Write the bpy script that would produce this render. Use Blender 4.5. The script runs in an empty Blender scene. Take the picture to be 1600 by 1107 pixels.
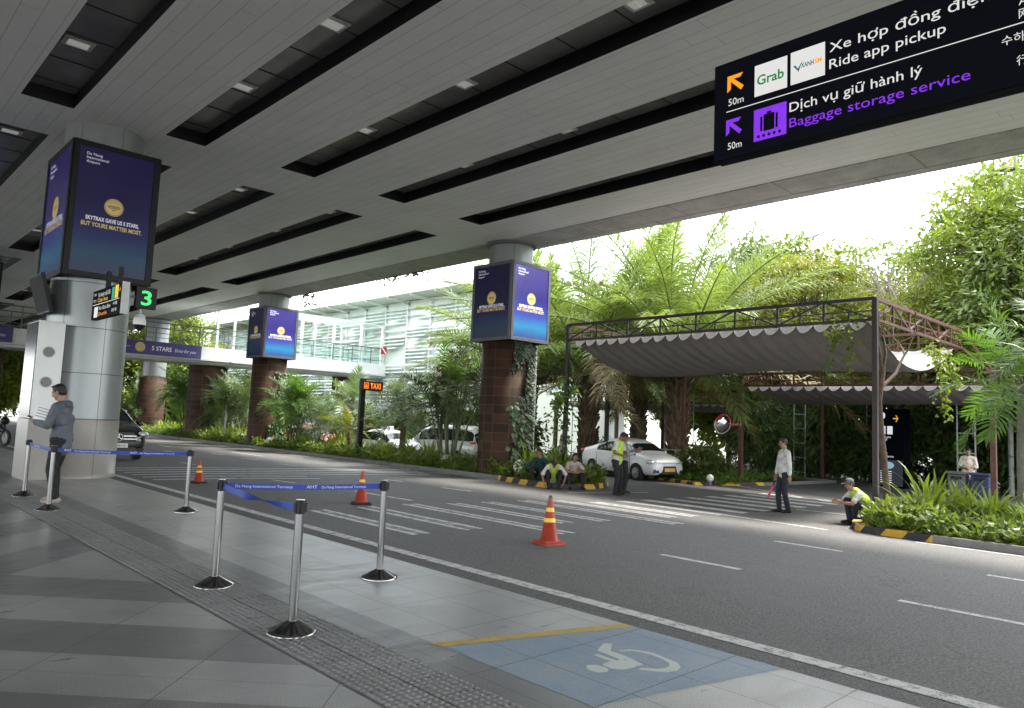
import bpy, bmesh, math, random
import numpy as np
from mathutils import Vector, Matrix, noise
R = math.radians
scene = bpy.context.scene
C = scene.collection
rng = random.Random(7)
PI = math.pi

# ------------------------------------------------------------------ camera
cd = bpy.data.cameras.new("camera"); cam = bpy.data.objects.new("camera", cd); C.objects.link(cam)
scene.camera = cam
cd.sensor_fit = 'HORIZONTAL'; cd.sensor_width = 36.0; cd.lens = 36.0*1150/1600
cd.clip_start = 0.05; cd.clip_end = 3000
def aim(yaw, pitch, roll):
    y, p, r = R(yaw), R(pitch), R(roll)
    fwd = Vector((math.sin(y)*math.cos(p), math.cos(y)*math.cos(p), math.sin(p)))
    r0 = Vector((math.cos(y), -math.sin(y), 0)); u0 = r0.cross(fwd)
    rt = r0*math.cos(r)+u0*math.sin(r); up = u0*math.cos(r)-r0*math.sin(r)
    return Matrix((rt, up, -fwd)).transposed().to_4x4()
cam.matrix_world = Matrix.Translation((0, 0, 1.55)) @ aim(43.6, 5.3, 2.43)

# ------------------------------------------------------------------ world, sun, exposure
SUN_DIR = Vector((0.80, -0.30, 1.30)).normalized()
w = bpy.data.worlds.new("World"); scene.world = w; w.use_nodes = True
nt = w.node_tree; nt.nodes.clear()
wo = nt.nodes.new('ShaderNodeOutputWorld'); bg = nt.nodes.new('ShaderNodeBackground')
sky = nt.nodes.new('ShaderNodeTexSky'); sky.sky_type = 'NISHITA'; sky.sun_disc = False
sky.sun_elevation = math.asin(SUN_DIR.z); sky.sun_rotation = math.atan2(SUN_DIR.x, SUN_DIR.y)
sky.air_density = 1.0; sky.dust_density = 3.0; sky.ozone_density = 1.0
tc = nt.nodes.new('ShaderNodeTexCoord'); mp = nt.nodes.new('ShaderNodeMapping'); mp.inputs['Scale'].default_value = (1.2, 1.2, 3.0)
nz = nt.nodes.new('ShaderNodeTexNoise'); nz.inputs['Scale'].default_value = 1.7; nz.inputs['Detail'].default_value = 8; nz.inputs['Roughness'].default_value = 0.62
rp = nt.nodes.new('ShaderNodeValToRGB'); rp.color_ramp.elements[0].position = 0.30; rp.color_ramp.elements[1].position = 0.56
mx = nt.nodes.new('ShaderNodeMix'); mx.data_type = 'RGBA'
mx.inputs['B'].default_value = (7.6, 7.8, 8.0, 1)          # bright thin cloud
nt.links.new(tc.outputs['Generated'], mp.inputs['Vector']); nt.links.new(mp.outputs[0], nz.inputs['Vector'])
nt.links.new(nz.outputs['Fac'], rp.inputs['Fac']); nt.links.new(rp.outputs['Color'], mx.inputs['Factor'])
nt.links.new(sky.outputs[0], mx.inputs['A']); nt.links.new(mx.outputs['Result'], bg.inputs['Color'])
bg.inputs['Strength'].default_value = 0.15
nt.links.new(bg.outputs[0], wo.inputs['Surface'])
sl = bpy.data.lights.new("sun", 'SUN'); sl.energy = 1.5; sl.angle = R(11); sl.color = (1.0, 0.95, 0.86)
sun = bpy.data.objects.new("sun", sl); C.objects.link(sun)
sun.rotation_euler = (-SUN_DIR).to_track_quat('-Z', 'Y').to_euler(); sun.location = (30, -10, 40)
scene.view_settings.view_transform = 'Standard'; scene.view_settings.look = 'None'
scene.view_settings.exposure = 2.5; scene.view_settings.gamma = 1.0; scene.view_settings.use_curve_mapping = False
scene.cycles.max_bounces = 8; scene.cycles.diffuse_bounces = 5; scene.cycles.glossy_bounces = 3
scene.cycles.transmission_bounces = 6; scene.cycles.transparent_max_bounces = 8
scene.cycles.caustics_reflective = False; scene.cycles.caustics_refractive = False
scene.cycles.sample_clamp_indirect = 6.0

EM = 1.87/2**2.5          # lamps and screens keep their look when the exposure changes

# ------------------------------------------------------------------ helpers
class MB:
    """collects faces and links them as ONE mesh object"""
    def __init__(s): s.v = []; s.f = []; s.m = []; s.s = []
    def add(s, vs, fs, m=0, smooth=False, M=None):
        o = len(s.v)
        for p in vs:
            p = Vector(p)
            s.v.append((M @ p) if M else p)
        for f in fs: s.f.append(tuple(i+o for i in f)); s.m.append(m); s.s.append(smooth)
        return s
    def quad(s, a, b, c, d, m=0): return s.add([a, b, c, d], [(0, 1, 2, 3)], m)
    def box(s, x0, y0, z0, x1, y1, z1, m=0, M=None):
        vs = [(x, y, z) for z in (z0, z1) for y in (y0, y1) for x in (x0, x1)]
        return s.add(vs, [(0, 2, 3, 1), (4, 5, 7, 6), (0, 1, 5, 4), (2, 6, 7, 3), (0, 4, 6, 2), (1, 3, 7, 5)], m, False, M)
    def beam(s, a, b, w, h=None, m=0, up=(0, 0, 1)):
        a, b = Vector(a), Vector(b); h = h or w
        d = b-a; L = d.length; d.normalize(); up = Vector(up)
        if abs(d.dot(up)) > 0.98: up = Vector((1, 0, 0))
        x = d.cross(up).normalized(); z = x.cross(d)
        M = Matrix((x, d, z)).transposed().to_4x4(); M.translation = a
        return s.box(-w/2, 0, -h/2, w/2, L, h/2, m, M)
    def tube(s, pts, rad, n=8, m=0, caps=True, smooth=True):
        pts = [Vector(p) for p in pts]
        if not hasattr(rad, '__len__'): rad = [rad]*len(pts)
        vs = []; prev = None
        for i, p in enumerate(pts):
            d = (pts[min(i+1, len(pts)-1)]-pts[max(i-1, 0)]).normalized()
            if prev is None:
                a = Vector((0, 0, 1)) if abs(d.z) < 0.9 else Vector((1, 0, 0))
                x = d.cross(a).normalized()
            else: x = (prev-d*prev.dot(d)).normalized()
            prev = x; y = d.cross(x)
            for k in range(n):
                t = 2*PI*k/n; vs.append(p+(x*math.cos(t)+y*math.sin(t))*rad[i])
        fs = []
        for i in range(len(pts)-1):
            for k in range(n):
                k2 = (k+1) % n; fs.append((i*n+k, i*n+k2, (i+1)*n+k2, (i+1)*n+k))
        if smooth: s.add(vs, fs, m, True)
        else: s.add(vs, fs, m, False)
        if caps:
            s.add(vs[:n], [tuple(range(n-1, -1, -1))], m); s.add(vs[-n:], [tuple(range(n))], m)
        return s
    def lathe(s, prof, n=24, m=0, M=None, smooth=True, caps=True):
        vs = []
        for r, z in prof:
            for k in range(n):
                t = 2*PI*k/n; vs.append((r*math.cos(t), r*math.sin(t), z))
        fs = []
        for i in range(len(prof)-1):
            for k in range(n):
                k2 = (k+1) % n; fs.append((i*n+k, i*n+k2, (i+1)*n+k2, (i+1)*n+k))
        s.add(vs, fs, m, smooth, M)
        if caps:
            if prof[0][0] > 1e-4: s.add(vs[:n], [tuple(range(n-1, -1, -1))], m, False, M)
            if prof[-1][0] > 1e-4: s.add(vs[-n:], [tuple(range(n))], m, False, M)
        return s
    def prism(s, poly, z0, z1, m=0, M=None):
        n = len(poly)
        vs = [(x, y, z0) for x, y in poly]+[(x, y, z1) for x, y in poly]
        fs = [tuple(range(n-1, -1, -1)), tuple(range(n, 2*n))]+[(i, (i+1) % n, (i+1) % n+n, i+n) for i in range(n)]
        return s.add(vs, fs, m, False, M)
    def sphere(s, c, r, n=12, m=0, sc=(1, 1, 1)):
        k = n//2
        prof = [(max(1e-5, math.sin(PI*i/k)), -math.cos(PI*i/k)) for i in range(k+1)]
        M = Matrix.Translation(c) @ Matrix.Diagonal((r*sc[0], r*sc[1], r*sc[2], 1))
        return s.lathe(prof, n, m, M, True, False)
    def build(s, name, mats, parent=None, loc=None, bevel=0, seg=2):
        me = bpy.data.meshes.new(name)
        me.from_pydata([tuple(p) for p in s.v], [], s.f)
        mats = mats if isinstance(mats, (list, tuple)) else [mats]
        for k in mats: me.materials.append(k)
        me.polygons.foreach_set('material_index', s.m); me.polygons.foreach_set('use_smooth', s.s)
        me.update()
        o = link(name, me, parent, loc)
        if bevel:
            b = o.modifiers.new('bevel', 'BEVEL'); b.width = bevel; b.segments = seg; b.limit_method = 'ANGLE'
        return o
def link(name, me, parent=None, loc=None):
    o = bpy.data.objects.new(name, me); C.objects.link(o)
    if parent: o.parent = parent
    if loc is not None: o.location = loc
    return o
def tag(o, label=None, cat=None, group=None, kind=None):
    if label: o['label'] = label
    if cat: o['category'] = cat
    if group: o['group'] = group
    if kind: o['kind'] = kind
    return o
def thing(name, label, cat, loc=(0, 0, 0), rotz=0, group=None):
    o = bpy.data.objects.new(name, None); C.objects.link(o); o.empty_display_size = 0.2
    o.location = loc; o.rotation_euler = (0, 0, rotz)
    return tag(o, label, cat, group)
def dup(o, loc=None, rotz=None, label=None, scale=None, parent=None):
    c = o.copy(); C.objects.link(c)
    if parent: c.parent = parent
    if loc is not None: c.location = loc
    if rotz is not None: c.rotation_euler = (0, 0, rotz)
    if scale is not None: c.scale = (scale,)*3 if not hasattr(scale, '__len__') else scale
    if label: c['label'] = label
    for ch in list(o.children): dup(ch, parent=c)
    return c
def np_mesh(name, V, F, mats, mi=None, smooth=False):
    V = np.asarray(V, dtype=np.float32); F = np.asarray(F, dtype=np.int32); k = F.shape[1]
    me = bpy.data.meshes.new(name)
    me.vertices.add(len(V)); me.vertices.foreach_set('co', V.ravel())
    me.loops.add(F.size); me.loops.foreach_set('vertex_index', F.ravel())
    me.polygons.add(len(F)); me.polygons.foreach_set('loop_start', np.arange(0, F.size, k, dtype=np.int32))
    try: me.polygons.foreach_set('loop_total', np.full(len(F), k, dtype=np.int32))
    except Exception: pass
    for m in (mats if isinstance(mats, (list, tuple)) else [mats]): me.materials.append(m)
    if mi is not None: me.polygons.foreach_set('material_index', np.asarray(mi, dtype=np.int32))
    if smooth: me.polygons.foreach_set('use_smooth', np.ones(len(F), dtype=bool))
    me.update(); me.validate()
    return me
def evaluated(o):
    dg = bpy.context.evaluated_depsgraph_get(); dg.update()
    return bpy.data.meshes.new_from_object(o.evaluated_get(dg), preserve_all_data_layers=True, depsgraph=dg)
def text(name, s, size, mat, parent, at, right, up, align='LEFT', width=None, depth=0.0, spacing=1.0, bold=0.0, shear=0.0):
    cu = bpy.data.curves.new(name, 'FONT'); cu.body = s; cu.size = size; cu.align_x = 'LEFT'; cu.extrude = depth
    cu.space_character = spacing; cu.offset = bold; cu.resolution_u = 3; cu.shear = shear
    t = bpy.data.objects.new(name, cu); C.objects.link(t)
    me = evaluated(t); me.name = name
    bpy.data.objects.remove(t); bpy.data.curves.remove(cu)
    n = len(me.vertices); co = np.empty(n*3, dtype=np.float32); me.vertices.foreach_get('co', co); co = co.reshape(-1, 3)
    if n:
        x0, x1 = co[:, 0].min(), co[:, 0].max()
        co[:, 0] -= x0
        if width: co[:, 0] *= width/(x1-x0); W = width
        else: W = x1-x0
        if align == 'CENTER': co[:, 0] -= W/2
        elif align == 'RIGHT': co[:, 0] -= W
    rt, u = Vector(right).normalized(), Vector(up).normalized(); nr = rt.cross(u)
    B = np.array([rt, u, nr], dtype=np.float32)
    co = co @ B + np.array(at, dtype=np.float32)
    me.vertices.foreach_set('co', co.ravel()); me.update()
    me.materials.clear(); me.materials.append(mat)
    return link(name, me, parent)

# ------------------------------------------------------------------ materials
def lin(h):
    h = h.lstrip('#'); c = [int(h[i:i+2], 16)/255 for i in (0, 2, 4)]
    return tuple((x/12.92 if x <= .04045 else ((x+.055)/1.055)**2.4) for x in c)+(1,)
def col(c):
    if isinstance(c, str): return lin(c)
    if not hasattr(c, '__len__'): return (c, c, c, 1)
    return tuple(c)+((1,) if len(c) == 3 else ())
def new_mat(name):
    m = bpy.data.materials.new(name); m.use_nodes = True
    return m, m.node_tree, m.node_tree.nodes['Principled BSDF']
def N(t, kind, **kw):
    n = t.nodes.new(kind)
    for k, v in kw.items():
        if k.startswith('i_'): n.inputs[k[2:].replace('_', ' ')].default_value = v
        else: setattr(n, k, v)
    return n
def L(t, a, b): t.links.new(a, b)
def ramp(t, fac, stops):
    r = N(t, 'ShaderNodeValToRGB'); e = r.color_ramp.elements
    while len(e) < len(stops): e.new(0.5)
    for i, (p, c) in enumerate(stops): e[i].position = p; e[i].color = col(c)
    L(t, fac, r.inputs['Fac']); return r.outputs['Color']
def noise_tex(t, scale, detail=4, rough=0.55, coord='Object', vscale=None, w=None):
    c = N(t, 'ShaderNodeTexCoord'); src = c.outputs[coord]
    if vscale:
        m = N(t, 'ShaderNodeMapping'); m.inputs['Scale'].default_value = vscale; L(t, src, m.inputs['Vector']); src = m.outputs[0]
    n = N(t, 'ShaderNodeTexNoise'); n.inputs['Scale'].default_value = scale; n.inputs['Detail'].default_value = detail; n.inputs['Roughness'].default_value = rough
    L(t, src, n.inputs['Vector']); return n.outputs['Fac']
def mixc(t, f, a, b, mode='MIX'):
    m = N(t, 'ShaderNodeMix', data_type='RGBA', blend_type=mode)
    for s, k in ((f, 'Factor'), (a, 'A'), (b, 'B')):
        if hasattr(s, 'is_output'): L(t, s, m.inputs[k])
        elif k == 'Factor': m.inputs[k].default_value = s
        else: m.inputs[k].default_value = col(s)
    return m.outputs['Result']
def math_(t, op, a, b=0.0, c=None):
    m = N(t, 'ShaderNodeMath', operation=op)
    for i, s in enumerate((a, b, c)):
        if s is None: continue
        if hasattr(s, 'is_output'): L(t, s, m.inputs[i])
        else: m.inputs[i].default_value = s
    return m.outputs[0]
def bump(t, b, h, strength=0.3, dist=0.01):
    n = N(t, 'ShaderNodeBump'); n.inputs['Strength'].default_value = strength; n.inputs['Distance'].default_value = dist
    L(t, h, n.inputs['Height']); L(t, n.outputs[0], b.inputs['Normal'])
def mat(name, c, rough=0.5, metal=0.0, var=0.12, scale=6, bmp=0.0, spec=0.5, coat=0.0, rvar=0.0):
    """plain material with a little procedural variation so nothing is perfectly flat"""
    m, t, b = new_mat(name); c = col(c)
    f = noise_tex(t, scale, 5, 0.6)
    lo = tuple(x*(1-var) for x in c[:3]); hi = tuple(min(1, x*(1+var)) for x in c[:3])
    L(t, ramp(t, f, [(0.3, lo), (0.7, hi)]), b.inputs['Base Color'])
    b.inputs['Roughness'].default_value = rough; b.inputs['Metallic'].default_value = metal
    b.inputs['Specular IOR Level'].default_value = spec; b.inputs['Coat Weight'].default_value = coat
    if rvar:
        L(t, math_(t, 'MULTIPLY_ADD', f, rvar, rough-rvar/2), b.inputs['Roughness'])
    if bmp: bump(t, b, noise_tex(t, scale*8, 3), bmp)
    return m
def emis(name, c, s, base=0.02, rough=0.25):
    m, t, b = new_mat(name); b.inputs['Base Color'].default_value = col(base); b.inputs['Roughness'].default_value = rough
    b.inputs['Emission Color'].default_value = col(c); b.inputs['Emission Strength'].default_value = s*EM
    return m
def leafmat(name, a, b2, scale=1.5, trans=0.35, rough=0.5, c3=None):
    m, t, b = new_mat(name)
    f = noise_tex(t, scale, 3, 0.6); f2 = noise_tex(t, scale*9, 2, 0.5)
    f = math_(t, 'ADD', math_(t, 'MULTIPLY', f, 0.6), math_(t, 'MULTIPLY', f2, 0.4))
    st = [(0.34, a), (0.64, b2)]
    if c3: st.append((0.78, c3))
    cc = ramp(t, f, st)
    L(t, cc, b.inputs['Base Color']); b.inputs['Roughness'].default_value = rough; b.inputs['Specular IOR Level'].default_value = 0.35
    tr = N(t, 'ShaderNodeBsdfTranslucent')
    L(t, mixc(t, 1.0, cc, (1.3, 1.35, 0.55), 'MULTIPLY'), tr.inputs['Color'])
    ms = N(t, 'ShaderNodeMixShader'); ms.inputs[0].default_value = trans
    out = t.nodes['Material Output']
    L(t, b.outputs[0], ms.inputs[1]); L(t, tr.outputs[0], ms.inputs[2]); L(t, ms.outputs[0], out.inputs['Surface'])
    return m
def xyz(t, coord='Object'):
    c = N(t, 'ShaderNodeTexCoord'); s = N(t, 'ShaderNodeSeparateXYZ'); L(t, c.outputs[coord], s.inputs[0]); return s.outputs

def mat_asphalt():
    m, t, b = new_mat('asphalt')
    f1 = noise_tex(t, 0.35, 5, 0.6); f2 = noise_tex(t, 45, 3, 0.75); f3 = noise_tex(t, 90, 1, 0.5)
    vo = N(t, 'ShaderNodeTexVoronoi'); vo.inputs['Scale'].default_value = 75
    c = N(t, 'ShaderNodeTexCoord'); L(t, c.outputs['Object'], vo.inputs['Vector'])
    base = ramp(t, f1, [(0.3, (.118, .118, .118)), (0.7, (.160, .159, .157))])
    sp = ramp(t, f2, [(0.40, (.50, .50, .51)), (0.62, (1.48, 1.47, 1.44))])
    cc = mixc(t, 1.0, base, sp, 'MULTIPLY')
    peb = ramp(t, f3, [(0.62, 0.0), (0.70, 1.0)])
    cc = mixc(t, math_(t, 'MULTIPLY', peb, 0.5), cc, (.30, .29, .27))
    # tyre-polished lanes and old patch seams
    X = xyz(t); ln = math_(t, 'SINE', math_(t, 'MULTIPLY', X[0], 3.6))
    cc = mixc(t, math_(t, 'MULTIPLY', math_(t, 'ADD', ln, 1.0), 0.06), cc, (.16, .16, .165))
    st = noise_tex(t, 1.3, 6, 0.7); cc = mixc(t, math_(t, 'MULTIPLY', ramp(t, st, [(0.58, 0), (0.72, 1)]), 0.35), cc, (.06, .06, .062))
    st2 = noise_tex(t, 0.9, 7, 0.75, vscale=(1.6, .35, 1)); cc = mixc(t, math_(t, 'MULTIPLY', ramp(t, st2, [(0.52, 0), (0.7, 1)]), 0.30), cc, (.20, .195, .185))
    v2 = N(t, 'ShaderNodeTexVoronoi', feature='DISTANCE_TO_EDGE'); v2.inputs['Scale'].default_value = .22; wv = N(t, 'ShaderNodeMixRGB'); wv.inputs[0].default_value = .12
    c2 = N(t, 'ShaderNodeTexCoord'); nn = N(t, 'ShaderNodeTexNoise'); nn.inputs['Scale'].default_value = 1.2; nn.inputs['Detail'].default_value = 6; L(t, c2.outputs['Object'], nn.inputs['Vector'])
    L(t, c2.outputs['Object'], wv.inputs[1]); L(t, nn.outputs['Color'], wv.inputs[2]); wv.blend_type = 'ADD'; wv.inputs[0].default_value = 1.0; L(t, wv.outputs[0], v2.inputs['Vector'])
    cc = mixc(t, math_(t, 'MULTIPLY', ramp(t, v2.outputs['Distance'], [(0.0, 1), (0.0035, 0)]), 0.55), cc, (.045, .045, .045))
    L(t, cc, b.inputs['Base Color']); L(t, ramp(t, f1, [(0.3, 0.62), (0.7, 0.8)]), b.inputs['Roughness'])
    bump(t, b, f2, 0.5, 0.006)
    return m
def mat_pavement():
    m, t, b = new_mat('granite paving')
    x, y, z = xyz(t)
    gr = noise_tex(t, 130, 2, 0.7); big = noise_tex(t, 0.8, 5, 0.6); st = noise_tex(t, 1.1, 6, 0.65, vscale=(1.2, 6, 1))
    # chevron bands on the terminal side
    py = math_(t, 'PINGPONG', math_(t, 'ABSOLUTE', math_(t, 'SUBTRACT', y, 7.95)), 6.0)
    u = math_(t, 'SUBTRACT', x, py)
    fr = math_(t, 'FRACT', math_(t, 'DIVIDE', math_(t, 'SUBTRACT', u, 0.53), 1.85))
    dark = math_(t, 'LESS_THAN', fr, 0.5)
    left = mixc(t, dark, (.32, .317, .31), (.185, .183, .18))
    far = math_(t, 'GREATER_THAN', y, 12.2)
    nearedge = math_(t, 'GREATER_THAN', x, 3.31)
    mid = mixc(t, nearedge, (.22, .218, .214), (.43, .43, .42))
    # slightly different slab tones on the kerb side
    sy = math_(t, 'FLOOR', math_(t, 'DIVIDE', math_(t, 'ADD', y, 0.56), 0.813)); sx = math_(t, 'FLOOR', math_(t, 'DIVIDE', x, 0.52))
    wn = N(t, 'ShaderNodeTexWhiteNoise', noise_dimensions='2D'); cb = N(t, 'ShaderNodeCombineXYZ'); L(t, sy, cb.inputs[0]); L(t, sx, cb.inputs[1]); L(t, cb.outputs[0], wn.inputs['Vector'])
    tone = math_(t, 'MULTIPLY_ADD', wn.outputs['Value'], 0.16, 0.92)
    cc = mixc(t, math_(t, 'GREATER_THAN', x, 2.40), left, mid)
    tn = N(t, 'ShaderNodeCombineColor')
    for i in range(3): L(t, tone, tn.inputs[i])
    cc = mixc(t, 1.0, cc, tn.outputs[0], 'MULTIPLY')
    # joints
    jy = math_(t, 'LESS_THAN', math_(t, 'ABSOLUTE', math_(t, 'SUBTRACT', math_(t, 'FRACT', math_(t, 'DIVIDE', math_(t, 'ADD', y, 0.56), 0.813)), 0.5)), 0.494)
    jx = math_(t, 'LESS_THAN', math_(t, 'ABSOLUTE', math_(t, 'SUBTRACT', math_(t, 'FRACT', math_(t, 'DIVIDE', x, 0.52)), 0.5)), 0.493)
    u2 = math_(t, 'LESS_THAN', math_(t, 'ABSOLUTE', math_(t, 'SUBTRACT', math_(t, 'FRACT', math_(t, 'DIVIDE', math_(t, 'SUBTRACT', u, 0.53), 0.4625)), 0.5)), 0.493)
    s2 = math_(t, 'LESS_THAN', math_(t, 'ABSOLUTE', math_(t, 'SUBTRACT', math_(t, 'FRACT', math_(t, 'DIVIDE', math_(t, 'ADD', x, py), 1.3)), 0.5)), 0.496)
    jl = math_(t, 'MULTIPLY', u2, s2); jr = math_(t, 'MULTIPLY', jy, jx)
    sel = math_(t, 'GREATER_THAN', x, 2.40)
    jj = math_(t, 'ADD', math_(t, 'MULTIPLY', sel, jr), math_(t, 'MULTIPLY', math_(t, 'SUBTRACT', 1.0, sel), jl))
    cc = mixc(t, math_(t, 'MULTIPLY', math_(t, 'SUBTRACT', 1.0, jj), 0.75), cc, (.05, .05, .05))
    cc = mixc(t, 1.0, cc, ramp(t, gr, [(0.36, (.62, .62, .62)), (0.64, (1.30, 1.30, 1.28))]), 'MULTIPLY')
    cc = mixc(t, 1.0, cc, ramp(t, st, [(0.3, (.84, .84, .84)), (0.7, (1.12, 1.12, 1.12))]), 'MULTIPLY')
    cc = mixc(t, 1.0, cc, ramp(t, big, [(0.35, (.84, .84, .835)), (0.68, (1.10, 1.10, 1.10))]), 'MULTIPLY')
    sp_ = noise_tex(t, 7, 4, .6); cc = mixc(t, math_(t, 'MULTIPLY', ramp(t, sp_, [(0.68, 0), (0.74, 1)]), 0.35), cc, (.07, .068, .06))
    L(t, cc, b.inputs['Base Color'])
    L(t, ramp(t, st, [(0.3, 0.26), (0.7, 0.44)]), b.inputs['Roughness'])
    b.inputs['Specular IOR Level'].default_value = 0.5
    bump(t, b, math_(t, 'ADD', math_(t, 'MULTIPLY', jj, 1.0), math_(t, 'MULTIPLY', gr, 0.15)), 0.25, 0.004)
    return m
def mat_paint(name, c, wear=0.5, under=(.15, .15, .148), scale=9):
    m, t, b = new_mat(name)
    f = noise_tex(t, scale, 6, 0.75); g = noise_tex(t, 70, 2, 0.6)
    k = math_(t, 'ADD', math_(t, 'MULTIPLY', f, 0.7), math_(t, 'MULTIPLY', g, 0.3))
    L(t, ramp(t, k, [(0.62-wear*0.32, under), (0.72-wear*0.30, c)]), b.inputs['Base Color']); b.inputs['Roughness'].default_value = 0.6
    return m
def mat_bay():
    """thin worn paint: the slab joints and the granite grain show through"""
    m, t, b = new_mat('blue bay paint'); x, y, z = xyz(t)
    f = noise_tex(t, 1.6, 7, 0.7); g = noise_tex(t, 120, 2, 0.7); k = noise_tex(t, 14, 5, .75)
    cc = ramp(t, f, [(0.30, (.20, .29, .40)), (0.52, (.27, .345, .435)), (0.72, (.34, .385, .42))])
    cc = mixc(t, math_(t, 'MULTIPLY', ramp(t, k, [(0.56, 0), (0.70, 1)]), 0.6), cc, (.38, .39, .39))
    cc = mixc(t, 1.0, cc, ramp(t, g, [(0.35, (.78, .78, .78)), (0.65, (1.18, 1.18, 1.18))]), 'MULTIPLY')
    jy = math_(t, 'LESS_THAN', math_(t, 'ABSOLUTE', math_(t, 'SUBTRACT', math_(t, 'FRACT', math_(t, 'DIVIDE', math_(t, 'ADD', y, 0.56), 0.813)), 0.5)), 0.494)
    jx = math_(t, 'LESS_THAN', math_(t, 'ABSOLUTE', math_(t, 'SUBTRACT', math_(t, 'FRACT', math_(t, 'DIVIDE', x, 0.52)), 0.5)), 0.493)
    jj = math_(t, 'MULTIPLY', jx, jy)
    cc = mixc(t, math_(t, 'MULTIPLY', math_(t, 'SUBTRACT', 1.0, jj), 0.75), cc, (.06, .07, .08))
    L(t, cc, b.inputs['Base Color']); b.inputs['Roughness'].default_value = .5
    return m
def mat_ceiling():
    m, t, b = new_mat('ceiling boards')
    x, y, z = xyz(t)
    fx = math_(t, 'FRACT', math_(t, 'DIVIDE', x, 0.30)); ix = math_(t, 'FLOOR', math_(t, 'DIVIDE', x, 0.30))
    wn = N(t, 'ShaderNodeTexWhiteNoise', noise_dimensions='1D'); L(t, ix, wn.inputs['W'])
    off = math_(t, 'MULTIPLY', wn.outputs['Value'], 4.0)
    yy = math_(t, 'DIVIDE', math_(t, 'ADD', y, off), 4.2); iy = math_(t, 'FLOOR', yy); fy = math_(t, 'FRACT', yy)
    w2 = N(t, 'ShaderNodeTexWhiteNoise', noise_dimensions='2D'); cb = N(t, 'ShaderNodeCombineXYZ'); L(t, ix, cb.inputs[0]); L(t, iy, cb.inputs[1]); L(t, cb.outputs[0], w2.inputs['Vector'])
    j = math_(t, 'MULTIPLY', math_(t, 'LESS_THAN', math_(t, 'ABSOLUTE', math_(t, 'SUBTRACT', fx, 0.5)), 0.478), math_(t, 'LESS_THAN', math_(t, 'ABSOLUTE', math_(t, 'SUBTRACT', fy, 0.5)), 0.4985))
    tone = math_(t, 'MULTIPLY_ADD', w2.outputs['Value'], 0.05, 0.975)
    tn = N(t, 'ShaderNodeCombineColor')
    for i in range(3): L(t, tone, tn.inputs[i])
    big = noise_tex(t, 0.5, 5, 0.65)
    cc = mixc(t, 1.0, ramp(t, big, [(0.3, (.70, .705, .70)), (0.7, (.77, .775, .77))]), tn.outputs[0], 'MULTIPLY')
    cc = mixc(t, math_(t, 'MULTIPLY', math_(t, 'SUBTRACT', 1.0, j), 0.42), cc, (.12, .12, .12))
    sg_ = noise_tex(t, 0.9, 7, 0.75, vscale=(1.5, .5, 1)); cc = mixc(t, math_(t, 'MULTIPLY', ramp(t, sg_, [(0.52, 0), (0.72, 1)]), 0.22), cc, (.42, .415, .40))
    L(t, cc, b.inputs['Base Color']); b.inputs['Roughness'].default_value = 0.55
    # each strip is very slightly bowed, as sheet metal strips are
    hgt = math_(t, 'ADD', math_(t, 'MULTIPLY', math_(t, 'ABSOLUTE', math_(t, 'SUBTRACT', fx, 0.5)), math_(t, 'MULTIPLY_ADD', wn.outputs['Value'], 0.22, 0.0)), math_(t, 'MULTIPLY', j, 0.3))
    bump(t, b, hgt, 0.35, 0.02)
    return m
def mat_concrete(name='concrete', c=(.33, .33, .32), rough=0.85):
    m, t, b = new_mat(name)
    f = noise_tex(t, 1.4, 8, 0.7); g = noise_tex(t, 26, 3, 0.6); s = noise_tex(t, 3.0, 5, 0.7, vscale=(1, 1, 0.2))
    cc = ramp(t, f, [(0.3, tuple(x*.72 for x in c)), (0.7, tuple(x*1.15 for x in c))])
    cc = mixc(t, 1.0, cc, ramp(t, g, [(0.3, (.8, .8, .8)), (0.55, (1.05, 1.05, 1.05))]), 'MULTIPLY')
    cc = mixc(t, math_(t, 'MULTIPLY', ramp(t, s, [(0.6, 0), (0.75, 1)]), 0.4), cc, tuple(x*.45 for x in c))
    L(t, cc, b.inputs['Base Color']); b.inputs['Roughness'].default_value = rough
    bump(t, b, g, 0.35, 0.01)
    return m
def mat_tiles(name, a, b2, sx=0.55, sz=0.30, grout=(.10, .075, .06)):
    """rust coloured cladding tiles on a round pillar, object space: angle and height"""
    m, t, b = new_mat(name)
    x, y, z = xyz(t)
    ang = math_(t, 'MULTIPLY', math_(t, 'ARCTAN2', y, x), 0.85/sx)
    u = math_(t, 'ADD', ang, 50.3); v = math_(t, 'DIVIDE', z, sz)
    fu = math_(t, 'FRACT', u); fv = math_(t, 'FRACT', v)
    w2 = N(t, 'ShaderNodeTexWhiteNoise', noise_dimensions='2D'); cb = N(t, 'ShaderNodeCombineXYZ'); L(t, math_(t, 'FLOOR', u), cb.inputs[0]); L(t, math_(t, 'FLOOR', v), cb.inputs[1]); L(t, cb.outputs[0], w2.inputs['Vector'])
    f = noise_tex(t, 4, 6, 0.7)
    cc = ramp(t, math_(t, 'ADD', math_(t, 'MULTIPLY', w2.outputs['Value'], 0.45), math_(t, 'MULTIPLY', f, 0.55)), [(0.25, a), (0.75, b2)])
    j = math_(t, 'MULTIPLY', math_(t, 'LESS_THAN', math_(t, 'ABSOLUTE', math_(t, 'SUBTRACT', fu, 0.5)), 0.484), math_(t, 'LESS_THAN', math_(t, 'ABSOLUTE', math_(t, 'SUBTRACT', fv, 0.5)), 0.472))
    cc = mixc(t, math_(t, 'MULTIPLY', math_(t, 'SUBTRACT', 1.0, j), 0.75), cc, grout)
    L(t, cc, b.inputs['Base Color']); b.inputs['Roughness'].default_value = 0.7; b.inputs['Specular IOR Level'].default_value = 0.25
    bump(t, b, j, 0.3, 0.01)
    return m
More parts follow.
